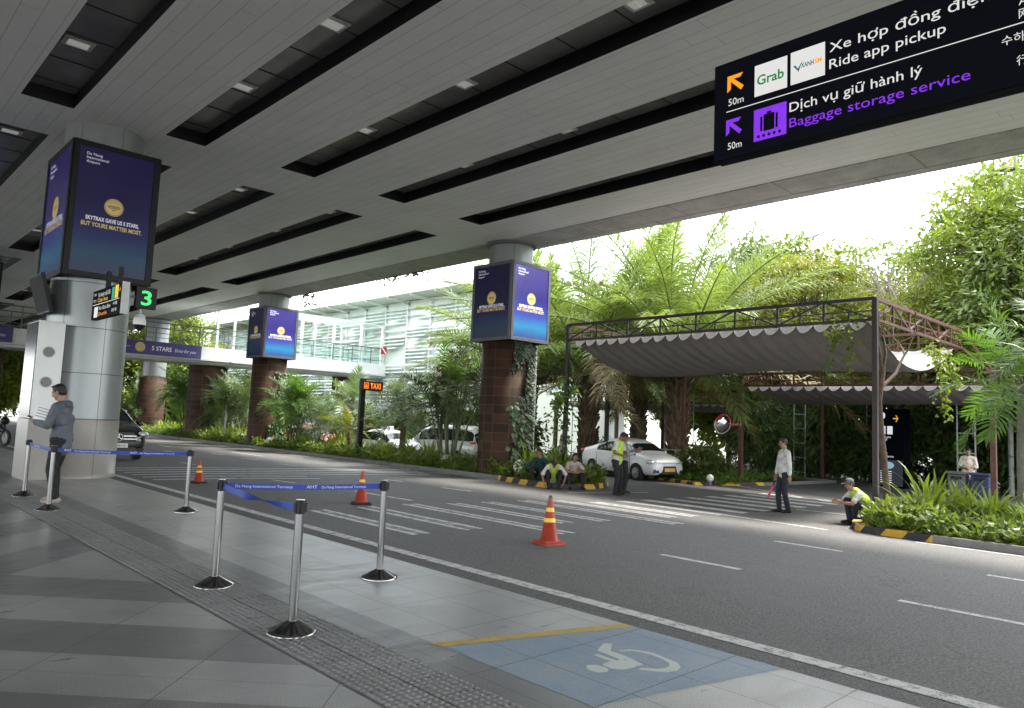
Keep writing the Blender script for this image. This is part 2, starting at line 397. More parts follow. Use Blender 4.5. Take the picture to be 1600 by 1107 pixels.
def mat_metal(name, c=(.55, .56, .57), rough=0.3, streak=True):
    m, t, b = new_mat(name); b.inputs['Metallic'].default_value = 1.0
    f = noise_tex(t, 3, 3, 0.5, vscale=(3, 3, 0.3))
    L(t, ramp(t, f, [(0.3, tuple(x*.92 for x in c)), (0.7, c)]), b.inputs['Base Color'])
    L(t, math_(t, 'MULTIPLY_ADD', f, 0.08, rough-0.04), b.inputs['Roughness'])
    return m
def mat_panel(name, c, rough, seam_z, zoff=0.0, seam_a=None, metal=0.0):
    """round column cladding: horizontal seams every seam_z, vertical seams by angle"""
    m, t, b = new_mat(name); x, y, z = xyz(t)
    fz = math_(t, 'FRACT', math_(t, 'DIVIDE', math_(t, 'SUBTRACT', z, zoff), seam_z))
    j = math_(t, 'LESS_THAN', math_(t, 'ABSOLUTE', math_(t, 'SUBTRACT', fz, 0.5)), 0.5-0.009/seam_z)
    an = math_(t, 'FRACT', math_(t, 'ADD', math_(t, 'DIVIDE', math_(t, 'ARCTAN2', y, x), 2*PI/6), 10+(seam_a or 0)))
    j2 = math_(t, 'LESS_THAN', math_(t, 'ABSOLUTE', math_(t, 'SUBTRACT', an, 0.5)), 0.491)
    jj = math_(t, 'MULTIPLY', j, j2)
    f = noise_tex(t, 2.2, 6, 0.65, vscale=(1, 1, 0.5))
    cc = ramp(t, f, [(0.3, tuple(k*.88 for k in c)), (0.7, tuple(k*1.06 for k in c))])
    cc = mixc(t, math_(t, 'MULTIPLY', math_(t, 'SUBTRACT', 1.0, jj), 0.8), cc, (.06, .065, .06))
    L(t, cc, b.inputs['Base Color']); L(t, math_(t, 'MULTIPLY_ADD', f, 0.18, rough-0.09), b.inputs['Roughness']); b.inputs['Metallic'].default_value = metal
    bump(t, b, jj, 0.3, 0.01)
    return m
def mat_striped(name, a, b2, period, axis='d'):
    m, t, b = new_mat(name); x, y, z = xyz(t)
    s = math_(t, 'ADD', math_(t, 'ADD', x, y), z)
    k = math_(t, 'LESS_THAN', math_(t, 'FRACT', math_(t, 'DIVIDE', s, period)), 0.5)
    f = noise_tex(t, 12, 4, 0.7)
    cc = mixc(t, k, a, b2)
    cc = mixc(t, math_(t, 'MULTIPLY', ramp(t, f, [(0.5, 0), (0.75, 1)]), 0.5), cc, (.2, .19, .17))
    L(t, cc, b.inputs['Base Color']); b.inputs['Roughness'].default_value = 0.7
    return m
def glassy(name, c=(.02, .025, .028), rough=0.04, spec=0.6):
    m, t, b = new_mat(name); b.inputs['Base Color'].default_value = col(c); b.inputs['Roughness'].default_value = rough
    b.inputs['Specular IOR Level'].default_value = spec; return m

M = {}
M['asphalt'] = mat_asphalt(); M['pave'] = mat_pavement()
M['white_paint'] = mat_paint('white road paint', (.70, .70, .68), 0.72)
M['worn_paint'] = mat_paint('worn road paint', (.50, .50, .48), 0.42, (.14, .14, .138), scale=6)
M['ceiling'] = mat_ceiling(); M['concrete'] = mat_concrete(); M['kerb'] = mat_concrete('kerb concrete', (.20, .20, .19))
M['edge_conc'] = mat_concrete('stained concrete', (.37, .37, .36))
M['recess'] = mat('recess lining', (.035, .037, .042), 0.35, 0, 0.25, 1.5)
M['black'] = mat('black satin', (.004, .0045, .006), 0.45, 0, 0.2, spec=.3)
M['black_matt'] = mat('black matt', (.015, .015, .017), 0.8, 0, 0.2)
M['sign_black'] = mat('sign face', (.0025, .0035, .0075), 0.6, 0, 0.15, 2, spec=.06)
M['white'] = mat('white gloss', (.78, .79, .78), 0.4, 0, 0.05)
M['white_panel'] = mat('white panel', (.74, .77, .75), 0.35, 0, 0.05, 2)
M['grey'] = mat('grey coat', (.32, .33, .33), 0.5)
M['lgrey'] = mat('light grey coat', (.55, .57, .57), 0.45)
M['dgrey'] = mat('dark grey coat', (.10, .105, .11), 0.5)
M['steel'] = mat_metal('brushed steel', (.32, .32, .315), 0.15)
M['chrome'] = mat_metal('chrome', (.75, .75, .76), 0.13)
M['rubber'] = mat('rubber', (.016, .016, .017), 0.75, 0, 0.3, 20)
M['soil'] = mat('dark soil', (.045, .035, .025), 0.95, 0, 0.4, 9, 0.6)
M['bark'] = mat('bark', (.12, .085, .06), 0.9, 0, 0.35, 7, 0.8)
M['pale_bark'] = mat('pale bark', (.26, .23, .19), 0.85, 0, 0.3, 5, 0.6)
M['rust_tile'] = mat_tiles('rust tiles', (.030, .016, .009), (.066, .033, .018))
M['maroon'] = mat('maroon painted steel', (.020, .008, .007), 0.5, 0, 0.3, 3)
M['rust_steel'] = mat('faded red steel', (.085, .033, .023), 0.65, 0, 0.35, 3)
M['shaded_steel'] = mat('shaded steel', (.010, .007, .007), 0.5, 0, 0.3, 3)  # near black: the shade on the front truss is put into this colour
M['yellowblack'] = mat_striped('hazard stripes', (.62, .36, .03), (.03, .03, .03), 0.95)
M['yellow'] = mat_paint('yellow paint', (.62, .42, .09), 0.7, (.30, .28, .20))
M['blue_paint'] = mat_bay()
M['symbol_paint'] = mat_paint('symbol paint', (.62, .68, .63), 0.85, (.30, .37, .43), 8)
M['tactile'] = mat_concrete('tactile tile', (.26, .26, .256), 0.45)
# ------------------------------------------------------------------ setting: ground, road, pavement
def rz(x, y):
    z = -.13
    if x > 8: z -= .15*min(1, (x-8)/7)
    if x > 17.5: z -= .015*min(max(y-14, 0), 25)*min(1, (x-17.5)/2)
    return z
def flat(name, pts, z, m, kind='structure'):
    o = MB().add([(x, y, z(x, y) if callable(z) else z) for x, y in pts], [tuple(range(len(pts)))]).build(name, m)
    return tag(o, kind=kind)
M['earth'] = mat('far ground', (.20, .19, .165), 0.95, 0, 0.2, 0.4)
flat('ground', [(-900, -900), (900, -900), (900, 900), (-900, 900)], -1.2, M['earth'])
xs = [3.0, 5.6, 8, 10, 12, 13.5, 15, 16.5, 17.5, 18.5, 19.5, 22, 26, 32, 45, 62]; ys = [-60, -25, -10, 0, 5, 10, 14, 18, 22, 27, 33, 39, 60, 160]
rb = MB()
for i in range(len(xs)-1):
    for j in range(len(ys)-1):
        q = [(xs[i], ys[j]), (xs[i+1], ys[j]), (xs[i+1], ys[j+1]), (xs[i], ys[j+1])]
        rb.add([(x, y, rz(x, y)) for x, y in q], [(0, 1, 2, 3)])
rb.box(xs[0], ys[0], -1.15, xs[-1], ys[-1], -0.75)
tag(rb.build('road', M['asphalt']), kind='structure')
pv = MB().box(-40, -60, -0.6, 4.86, 160, 0.0)
tag(pv.build('pavement', M['pave'], bevel=0.012), kind='structure')

ZP = 0.004
def strip(mb, x0, y0, x1, y1, w, along='y', brk=(8, 15, 17.5)):
    """a painted line from one point to the other on the sloping road"""
    a, b = Vector((x0, y0)), Vector((x1, y1)); n = max(1, int(abs(x1-x0)/1.0)+1)
    d = (b-a).normalized(); s = Vector((-d.y, d.x))*w/2
    for k in range(n):
        p, q = a.lerp(b, k/n), a.lerp(b, (k+1)/n)
        c = [p-s, q-s, q+s, p+s]
        mb.add([(v.x, v.y, rz(v.x, v.y)+ZP) for v in c], [(0, 1, 2, 3)])
# edge line beside the pavement
e = MB(); strip(e, 5.60, -20, 5.60, 24, 0.17); strip(e, 5.60, 24, 5.9, 60, 0.17)
tag(e.build('edge_line', M['white_paint']), kind='structure')
# zebra crossing in front of the pergola, two thin lines per worn bar
zb = MB(); zw = MB()
zx = [(6.53, 6.83, 8.75, 11.8), (7.52, 7.86, 8.74, 11.9), (8.66, 8.98, 7.8, 12.05), (9.70, 10.03, 8.75, 11.95), (10.70, 11.02, 8.7, 12.0), (11.85, 12.2, 7.9, 12.1),
      (12.8, 13.1, 8.65, 11.95), (13.55, 13.88, 8.6, 11.4)]
for a, b, y0, y1 in zx:
    strip(zb, a+.03, y0, a+.03, y1, 0.10); strip(zb, b-.03, y0, b-.03, y1, 0.10); strip(zw, (a+b)/2, y0+.06, (a+b)/2, y1-.06, b-a-0.17)
for k in range(8):
    x = 14.75+k*0.92; y0 = 8.55-0.03*k; y1 = 11.4-0.05*k
    strip(zb, x, y0, x, y1, 0.36)
tag(zb.build('crosswalk', M['white_paint']), kind='structure'); tag(zw.build('worn_crosswalk_bar', M['worn_paint']), kind='structure')
# far crossing of long thin lines
fz = MB()
for k in range(6): strip(fz, 6.0, 21.8-k*0.72, 15.9-k*0.3 if k < 4 else 10.2, 21.6-k*0.72, 0.16)
tag(fz.build('far_crossing_lines', M['white_paint']), kind='structure')
dl = MB()
for a in [(8.53, 5.87, 8.53, 4.70), (8.48, 2.86, 8.47, 1.70), (11.69, 5.85, 11.69, 4.75), (11.57, 2.80, 11.56, 1.7), (12.14, 15.2, 12.32, 14.2), (12.1, 36.3, 12.23, 35.0), (10.7, 31.4, 10.8, 28.9),
          (12.1, 33.2, 12.19, 32.1), (12.05, 30.0, 12.2, 29.1), (13.58, 31.7, 13.66, 28.8), (11.95, 26.9, 12.2, 26.1), (12.0, 24.0, 12.19, 23.0), (8.71, 24.0, 8.75, 23.0), (8.65, 17.6, 8.8, 16.7),
          (12.07, 17.74, 12.2, 17.0), (8.5, -0.5, 8.5, -1.6), (11.5, -0.5, 11.5, -1.6), (8.7, 30, 8.75, 29), (9.2, 14.6, 9.3, 12.6)]:
    strip(dl, *a, 0.12)
tag(dl.build('lane_marking', M['white_paint']), kind='structure')
el = MB(); strip(el, 14.85, 9.4, 14.55, 6.2, 0.11); strip(el, 14.5, 4.6, 14.5, -10, 0.10); strip(el, 17.8, 8.35, 17.9, 7.2, 0.1); strip(el, 15.85, 17, 15.85, 45, 0.09); strip(el, 15.2, 13.5, 17.6, 12.6, 0.10)
strip(el, 20.6, 8.5, 23.2, 13.0, 0.1)
tag(el.build('road_edge_marking', M['white_paint']), kind='structure')

# tactile paving: base sheet and one raised mesh of domes
flat('tactile_paving', [(2.40, -3), (3.0, -3), (3.0, 17), (2.40, 17)], 0.004, M['tactile'])
n = 8; T = []; 
for j in range(int((16.5-1.8)/0.05)):
    for i in range(12):
        T.append((2.425+i*0.05, 1.8+j*0.05))
T = np.array(T); ang = np.arange(n)*2*PI/n
ring = lambda r, z: np.stack([np.cos(ang)*r, np.sin(ang)*r, np.full(n, z)], 1)
one = np.concatenate([ring(.0165, .0045), ring(.0125, .0095)])
V = (one[None]+np.concatenate([T, np.zeros((len(T), 1))], 1)[:, None]).reshape(-1, 3)
fq = np.array([(k, (k+1) % n, (k+1) % n+n, k+n) for k in range(n)]+[(n, n+1, n+2, n+3), (n, n+3, n+4, n+7), (n+4, n+5, n+6, n+7)])
F = (fq[None]+(np.arange(len(T))*2*n)[:, None, None]).reshape(-1, 4)
tag(link('tactile_dome_field', np_mesh('tactile_dome_field', V, F, M['tactile'])), kind='structure')
js = MB()
for k in range(48): js.add([(2.40, 1.5+k*.3, .0062), (3.0, 1.5+k*.3, .0062), (3.0, 1.507+k*.3, .0062), (2.40, 1.507+k*.3, .0062)], [(0, 1, 2, 3)])
js.add([(2.697, -3, .0066), (2.703, -3, .0066), (2.703, 16.5, .0066), (2.697, 16.5, .0066)], [(0, 1, 2, 3)])
tag(js.build('tactile_joint', M['black_matt']), kind='structure')

# disabled bay painted on the pavement
def ragged(pts, n=26, a=.007):
    out = []; r_ = random.Random(5)
    for i in range(len(pts)):
        p, q = Vector(pts[i]), Vector(pts[(i+1) % len(pts)]); d = (q-p).normalized()
        for k in range(n): v = p.lerp(q, k/n)+Vector((-d.y, d.x))*r_.uniform(-a, a)*(0 if k == 0 else 1); out.append((min(v.x, 4.848), v.y))
    return out
flat('disabled_bay_blue', ragged([(3.31, 2.70), (4.845, 2.36), (4.845, 3.56), (3.31, 4.03)]), 0.0015, M['blue_paint'])
flat('disabled_bay_yellow_line', ragged([(3.33, 4.035), (4.845, 3.565), (4.845, 3.67), (3.26, 4.165)], 20, .006), 0.0022, M['yellow'])
sy = MB()
for poly in ([(3.825, 3.187), (3.88, 3.147), (3.89, 3.09), (3.872, 3.045), (3.826, 3.019), (3.77, 3.046), (3.757, 3.10), (3.775, 3.15)],):
    sy.add([(x, y, .0028) for x, y in poly], [tuple(range(len(poly)))])
body = [(4.291, 3.428), (4.333, 3.38), (4.19, 3.284), (4.19, 3.172), (4.14, 2.971), (4.035, 2.971), (3.945, 2.984), (3.895, 3.043), (3.914, 3.137), (4.014, 3.143), (4.023, 3.293), (4.061, 3.291), (4.06, 3.126), (4.096, 3.132), (4.124, 3.349)]
sy.add([(x, y, .0028) for x, y in body], [tuple(range(len(body)))])
wo_ = [(4.235, 3.252), (4.332, 3.226), (4.377, 3.149), (4.404, 3.077), (4.378, 2.96), (4.362, 2.857), (4.303, 2.789), (4.217, 2.761), (4.135, 2.783), (4.076, 2.85), (4.025, 2.932)]
wi_ = [(4.235, 3.235), (4.312, 3.205), (4.345, 3.137), (4.355, 3.053), (4.337, 2.957), (4.304, 2.883), (4.251, 2.843), (4.191, 2.841), (4.15, 2.86), (4.123, 2.883), (4.075, 2.934)]
for k in range(10): sy.add([(*p, .0028) for p in (wo_[k], wo_[k+1], wi_[k+1], wi_[k])], [(0, 1, 2, 3)])
tag(sy.build('disabled_bay_symbol', M['symbol_paint']), kind='structure')

# planted islands: kerb ring and soil
def island(poly, ztop, hazard=(), name='island'):
    """kerb of 0.16 m width round a soil bed; hazard lists the edges painted yellow and black"""
    n = len(poly); P = [Vector(p) for p in poly]
    cen = sum(P, Vector((0, 0)))/n
    area = sum(P[i].x*P[(i+1) % n].y-P[(i+1) % n].x*P[i].y for i in range(n))
    ins = []
    for i in range(n):
        a, b, c = P[i-1], P[i], P[(i+1) % n]
        d1, d2 = (b-a).normalized(), (c-b).normalized()
        n1, n2 = Vector((-d1.y, d1.x)), Vector((-d2.y, d2.x))
        if area < 0: n1, n2 = -n1, -n2
        bi = (n1+n2).normalized(); ins.append(b+bi*0.17/max(.5, bi.dot(n1)))
    kb = MB(); hz = MB()
    for i in range(n):
        j = (i+1) % n
        t = hz if i in hazard else kb
        vs = []
        for p in (P[i], P[j]): vs.append((p.x, p.y, -1.0)); vs.append((p.x, p.y, ztop))
        for p in (ins[j], ins[i]): vs.append((p.x, p.y, ztop)); vs.append((p.x, p.y, -1.0))
        # front, top, back
        t.add([vs[0], vs[2], vs[3], vs[1], vs[4], vs[6], vs[7], vs[5]], [(0, 1, 2, 3), (3, 2, 4, 5), (5, 4, 7, 6)])
    if kb.v: tag(kb.build('kerb', M['kerb']), kind='structure')
    if hz.v: tag(hz.build('hazard_kerb', M['yellowblack']), kind='structure')
    tag(MB().add([(p.x, p.y, ztop-0.05) for p in ins], [tuple(range(n))]).build('planting_bed', M['soil']), kind='structure')
IL = [(16.02, 60), (16.02, 22), (16.0, 17.2), (15.72, 16.2), (15.55, 15.3), (15.55, 14.4), (15.9, 13.95), (16.75, 13.86), (17.9, 14.3), (18.3, 16), (18.5, 22), (18.6, 60)]
island(IL, -0.13, (2, 3, 4, 5, 6, 7))
IR = [(14.72, -14), (14.72, 4.4), (14.95, 5.75), (15.35, 6.05), (16.3, 6.35), (18.2, 6.6), (19.2, 6.0), (19.4, 4), (19.4, -14)]
island(IR[::-1], -0.14, (4, 5, 6))
IM = [(21.6, 13.6), (24.4, 12.6), (29.5, 12.2), (29.5, 20), (24.4, 45), (22.8, 45), (22.9, 24), (23.1, 17)]
island(IM, -0.17, (0, 7))
M['grass'] = leafmat('grass', (.06, .12, .02), (.14, .22, .04), 3, 0.3)
# ------------------------------------------------------------------ the elevated deck over the kerbside road
ZC = 7.6; XE = 17.85
rows = [(-5.6, -4.7), (-2.85, -1.95), (-0.25, .62), (2.50, 3.43), (5.24, 6.12), (7.97, 8.91), (10.83, 11.73), (13.70, 14.60)]
segs = [(-16.2, -0.7), (1.45, 17.0), (19.15, 34.8), (36.9, 52.4), (54.5, 70), (72, 88)]
deck = thing('elevated_deck', 'elevated road deck with grey strip ceiling and long black slots over the road', 'overpass', (0, 0, 0))
cb = MB()
xb = [-24.0]+[v for r in rows for v in r]+[16.35]; yb = [-22]+[v for s in segs for v in s]+[110]
for i in range(len(xb)-1):
    for j in range(len(yb)-1):
        if i % 2 == 1 and j % 2 == 1: continue
        cb.add([(xb[i], yb[j], ZC), (xb[i], yb[j+1], ZC), (xb[i+1], yb[j+1], ZC), (xb[i+1], yb[j], ZC)], [(0, 1, 2, 3)])
cb.build('ceiling', M['ceiling'], deck)
MB().box(-24, -22, ZC+0.45, 16.3, 110, ZC+1.1).build('deck_slab', M['concrete'], deck)
eb = MB().box(16.353, -22, ZC-0.03, 17.45, 110, ZC+1.3).box(17.45, -22, ZC-0.01, 17.49, 110, ZC+1.3).box(17.49, -22, ZC-0.03, XE, 110, ZC+1.3)
eb.build('edge_beam', M['edge_conc'], deck)
jb = MB()
for k in range(40):                                       # pour joints and cracks along the edge beam
    y = -10+k*3.05; jb.box(16.36, y, ZC-0.034, 17.45, y+0.018, ZC-0.028)
    if k % 2: jb.box(17.49, y+1.1, ZC-0.034, XE, y+1.14, ZC-0.028)
jb.build('joint_line', M['dgrey'], deck)
M['recess_top'] = mat('recess panel', (.20, .19, .18), 0.22, 0, 0.25, 0.8, spec=0.6)
for x0, x1 in rows:
    for y0, y1 in segs:
        z1 = ZC+0.30; rc = MB()
        rc.quad((x0, y0, z1), (x0, y1, z1), (x1, y1, z1), (x1, y0, z1), 1)
        rc.quad((x0, y0, ZC), (x0, y1, ZC), (x0, y1, z1), (x0, y0, z1), 0); rc.quad((x1, y0, ZC), (x1, y0, z1), (x1, y1, z1), (x1, y1, ZC), 0)
        rc.quad((x0, y0, ZC), (x0, y0, z1), (x1, y0, z1), (x1, y0, ZC), 0); rc.quad((x0, y1, ZC), (x1, y1, ZC), (x1, y1, z1), (x0, y1, z1), 0)
        y = y0+0.5
        while y < y1: rc.box(x0+.002, y, z1-.012, x1-.002, y+.02, z1-.003, 0); y += 1.22
        rc.build('slot_recess', [M['black'], M['recess_top']], deck)

# recessed square lights, one thing each
M['lamp_frame'] = mat('lamp frame', (.55, .56, .55), 0.45)
M['lamp_lens'] = emis('lamp lens', (1.0, .97, .9), 0.10, 0.5, 0.3)
lf0 = None
slot_names = {3: 'first', 4: 'second', 5: 'third', 6: 'fourth', 7: 'fifth'}
seg_names = {1: 'nearest', 2: 'middle', 3: 'far'}
step_names = ['near end', 'quarter point', 'middle', 'third quarter', 'far end', 'very tip']
for ri in slot_names:
    for si in seg_names:
        x0, x1 = rows[ri]; y0, y1 = segs[si]
        for k, y in enumerate([y0+1.3, y0+5.0, y0+9.0, y0+12.4] if ri != 3 else [y0+1.3, y0+5.0, y0+9.0, y0+13.0]):
            lab = 'square ceiling light, %s of the %s slot from left, %s run' % (['near end', 'second quarter', 'third quarter', 'far end'][k], slot_names[ri], seg_names[si])
            if lf0 is None:
                lf0 = thing('ceiling_light', lab, 'ceiling light', group='recessed ceiling lights')
                MB().box(-.24, -.20, 0, .24, .20, .02).box(-.19, -.15, -.012, .19, .15, 0).build('frame', M['lamp_frame'], lf0, bevel=.006)
                MB().box(-.165, -.125, -.016, .165, .125, -.0125).box(-.15, -.01, -.022, .15, .01, -.017).build('lens', M['lamp_lens'], lf0)
                lf0.location = ((x0+x1)/2-.08, y, ZC+.27)
            else: dup(lf0, ((x0+x1)/2-.08, y, ZC+.27), 0, lab)

# ------------------------------------------------------------------ columns
M['clad'] = mat_panel('column cladding', (.30, .325, .325), 0.36, 0.96, 1.24, 0.30, 0.4)
M['clad_stone'] = mat_panel('column stone base', (.27, .255, .23), 0.35, 3.0, -1.0, 0.30)
M['clad_dark'] = mat_panel('pillar cladding', (.27, .29, .29), 0.38, 0.96, 0.1, 0.1, 0.2)
def column(label, x, y):
    t = thing('clad_column', label, 'column', (x, y, 0), 0, 'columns on the pavement')
    MB().lathe([(.795, 0), (.795, .10), (.785, .105), (.785, 1.225)], 48).build('stone_base', M['clad_stone'], t)
    MB().lathe([(.78, 1.23), (.78, ZC-.003)], 48).build('shaft', M['clad'], t)
    return t
column('round silver column with pale stone base beside the man on his phone', 4.33, 18.1)
column('round silver column of the pavement row at the far left edge, behind the first column', 4.33, 35.8)
def pillar(label, x, y, zb=4.25, r=.85, ground=-.3):
    t = thing('tiled_pillar', label, 'pillar', (x, y, ground), 0, 'rust tiled deck pillars')
    MB().lathe([(r, 0), (r, zb-ground), (r-.12, zb-ground+.02)], 48).build('tiled_shaft', M['rust_tile'], t)
    MB().lathe([(r-.1, zb-ground+.02), (r-.1, ZC-ground-.012)], 40).build('upper_shaft', M['clad_dark'], t)
    MB().lathe([(r+.0, ZC-ground-.10), (r+.0, ZC-ground-.012)], 40).build('collar', M['dgrey'], t)
    return t
pillar('rust tiled pillar behind the seated men, carrying the right screen box', 17.0, 18.1)
pillar('rust tiled pillar among palms, carrying the middle screen box', 17.0, 35.8)
pillar('rust tiled pillar standing behind the bridge, just right of the black car', 17.0, 53.2, 3.6)

# ------------------------------------------------------------------ screen boxes round the columns
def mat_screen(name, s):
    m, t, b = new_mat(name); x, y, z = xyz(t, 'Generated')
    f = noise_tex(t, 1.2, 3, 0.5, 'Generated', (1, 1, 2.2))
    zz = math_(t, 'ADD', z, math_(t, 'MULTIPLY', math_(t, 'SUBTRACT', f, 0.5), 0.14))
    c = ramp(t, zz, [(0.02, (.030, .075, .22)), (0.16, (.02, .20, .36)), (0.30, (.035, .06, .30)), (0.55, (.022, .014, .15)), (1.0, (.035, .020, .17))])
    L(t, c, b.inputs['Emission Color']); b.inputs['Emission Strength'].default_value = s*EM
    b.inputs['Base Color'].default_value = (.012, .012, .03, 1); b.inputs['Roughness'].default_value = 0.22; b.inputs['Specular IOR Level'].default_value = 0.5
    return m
def gold(s): return emis('badge gold %.2f' % s, (.62, .46, .16), s, 0.04)
def screen_box(label, x0, y0, x1, y1, z0, z1, sl_, sr_, rim):  # sl_ and sr_ put deck shade and sky glare into each face's emission
    """x0 side faces the terminal (-X), y0 side faces the camera end (-Y)"""
    t = thing('screen_box', label, 'display screen', ((x0+x1)/2, (y0+y1)/2, z0), 0, 'advertising screen boxes on columns')
    hx, hy, H = (x1-x0)/2, (y1-y0)/2, z1-z0
    fr = MB()
    ft = .03
    # hollow box: four walls so that the column passes through
    for (a, b, c, d) in ((-hx, -hy, hx, -hy+ft), (-hx, hy-ft, hx, hy), (-hx, -hy+ft, -hx+ft, hy-ft), (hx-ft, -hy+ft, hx, hy-ft)): fr.box(a, b, 0, c, d, H)
    for s in (0, H-.03): 
        for (a, b, c, d) in ((-hx+ft, -hy+ft, hx-ft, -.80), (-hx+ft, .80, hx-ft, hy-ft)): fr.box(a, b, s+.002, c, d, s+.028)
    fr.build('housing', rim, t)
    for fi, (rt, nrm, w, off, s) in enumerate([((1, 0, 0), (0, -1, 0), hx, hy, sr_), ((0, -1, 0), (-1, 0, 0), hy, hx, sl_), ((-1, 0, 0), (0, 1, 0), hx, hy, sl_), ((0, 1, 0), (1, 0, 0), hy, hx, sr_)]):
        rt, nr = Vector(rt), Vector(nrm); Mx = Matrix((rt, (0, 0, 1), nr)).transposed().to_4x4(); Mx.translation = nr*off
        bz = MB(); e = .11
        for (a, b, c, d) in ((-w, 0, w, e), (-w, H-e, w, H), (-w, e, -w+e, H-e), (w-e, e, w, H-e)): bz.box(a, b, 0.001, c, d, .035, 0, Mx)
        bz.build('bezel', rim, t, bevel=.006)
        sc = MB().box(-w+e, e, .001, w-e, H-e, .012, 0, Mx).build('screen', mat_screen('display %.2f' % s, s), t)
        if fi > 1: continue
        u = Vector((0, 0, 1)); P = lambda a, b: nr*(off+.0135)+rt*a+u*b
        wt = emis('display white %.2f' % s, (.75, .75, .85), max(.32, s*1.5), 0.05); gd = gold(max(.30, s*1.2))
        W = w-e
        ti = MB(); 
        ring = [(.255*W*math.cos(2*PI*k/36), .255*W*math.sin(2*PI*k/36)) for k in range(36)]
        cz = H*.545
        ti.add([P(a, cz+b) for a, b in ring], [tuple(range(36))]); ti.build('badge', gd, sc)
        tr = MB(); r0, r1 = .235*W, .222*W
        for k in range(36):
            a, b = 2*PI*k/36, 2*PI*(k+1)/36
            tr.add([P(r0*math.cos(a), cz+r0*math.sin(a))+nr*.001, P(r0*math.cos(b), cz+r0*math.sin(b))+nr*.001, P(r1*math.cos(b), cz+r1*math.sin(b))+nr*.001, P(r1*math.cos(a), cz+r1*math.sin(a))+nr*.001], [(0, 1, 2, 3)])
        for k in range(5):
            a = PI/2+(k-2)*.36; c0 = (.165*W*math.cos(a), cz+.165*W*math.sin(a)); pts = []
            for q in range(10):
                rr = .026*W if q % 2 == 0 else .011*W; aa = PI/2+q*PI/5; pts.append(P(c0[0]+rr*math.cos(aa), c0[1]+rr*math.sin(aa))+nr*.001)
            tr.add(pts, [tuple(range(10))])
        for zz, ww in ((.035, .30), (.0, .36), (-.035, .30), (-.09, .10)): tr.add([P(-ww*W/2, cz+zz*W)+nr*.001, P(ww*W/2, cz+zz*W)+nr*.001, P(ww*W/2, cz+(zz+.018)*W)+nr*.001, P(-ww*W/2, cz+(zz+.018)*W)+nr*.001], [(0, 1, 2, 3)])
        tr.build('badge_mark', emis('badge dark %.2f' % s, (.10, .07, .03), s*.5, .02), sc)
        text('slogan', 'SKYTRAX GAVE US 5 STARS,', .16*W, wt, sc, P(0, H*.425), rt, u, 'CENTER', 1.42*W, bold=.004)
        text('slogan', 'BUT YOURS MATTER MOST.', .17*W, gd, sc, P(0, H*.378), rt, u, 'CENTER', 1.62*W, bold=.004)
        for k, s_ in enumerate(['Da Nang', 'International', 'Airport']):
            text('airport_name', s_, .115*W, wt, sc, P(-W*.82, H*.90-k*.115*W), rt, u)
    return t
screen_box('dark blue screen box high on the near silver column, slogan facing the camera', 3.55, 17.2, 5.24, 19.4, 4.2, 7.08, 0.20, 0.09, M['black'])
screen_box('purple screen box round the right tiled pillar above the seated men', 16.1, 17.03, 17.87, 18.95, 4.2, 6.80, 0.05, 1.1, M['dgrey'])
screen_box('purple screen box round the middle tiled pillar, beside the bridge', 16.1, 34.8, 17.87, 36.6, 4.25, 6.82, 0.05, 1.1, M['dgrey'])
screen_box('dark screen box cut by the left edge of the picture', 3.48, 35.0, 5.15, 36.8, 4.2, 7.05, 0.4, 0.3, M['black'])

# information cabinet standing against the near column
kb = thing('information_cabinet', 'tall white cabinet with two round grilles against the silver column', 'cabinet', (3.485, 17.95, 0))
MB().box(-.255, -.765, 0, .255, .30, 1.22).build('plinth', M['clad_stone'], kb, bevel=.01)
MB().box(-.235, -.75, 1.225, .235, .30, 3.2).build('casing', M['white_panel'], kb, bevel=.01)
M['dark_glass'] = glassy('dark patterned glass', (.012, .016, .026), 0.2, .25)
MB().box(-.25, -.72, 1.25, -.237, .27, 3.17).build('side_glass', M['dark_glass'], kb)
M['grille'] = mat('round grille', (.22, .21, .19), 0.6, 0, 0.3, 40)
for z in (2.57, 1.96):
    g_ = MB().lathe([(.095, 0), (.09, .014)], 24, 0, Matrix.Translation((-.02, -.752, z)) @ Matrix.Rotation(PI/2, 4, 'X')); g_.build('grille', M['grille'], kb)
    MB().lathe([(.115, 0), (.112, .008), (.098, .008)], 24, 0, Matrix.Translation((-.02, -.751, z)) @ Matrix.Rotation(PI/2, 4, 'X'), caps=False).build('grille_ring', M['lgrey'], kb)

# monitor tilted out from the column
mo = thing('wall_monitor', 'black flat monitor tilted down on a bracket left of the silver column', 'monitor', (3.36, 17.85, 3.8))
MB().box(-.05, -.55, -.40, .03, .55, .40).build('casing', M['black'], mo, bevel=.01)
MB().box(-.056, -.52, -.37, -.051, .52, .37).build('screen', M['black_matt'], mo)
MB().beam((.03, 0, .05), (.30, .1, .05), .10, .12).build('bracket', M['dgrey'], mo)
mo.rotation_euler = (0, R(-16), 0)

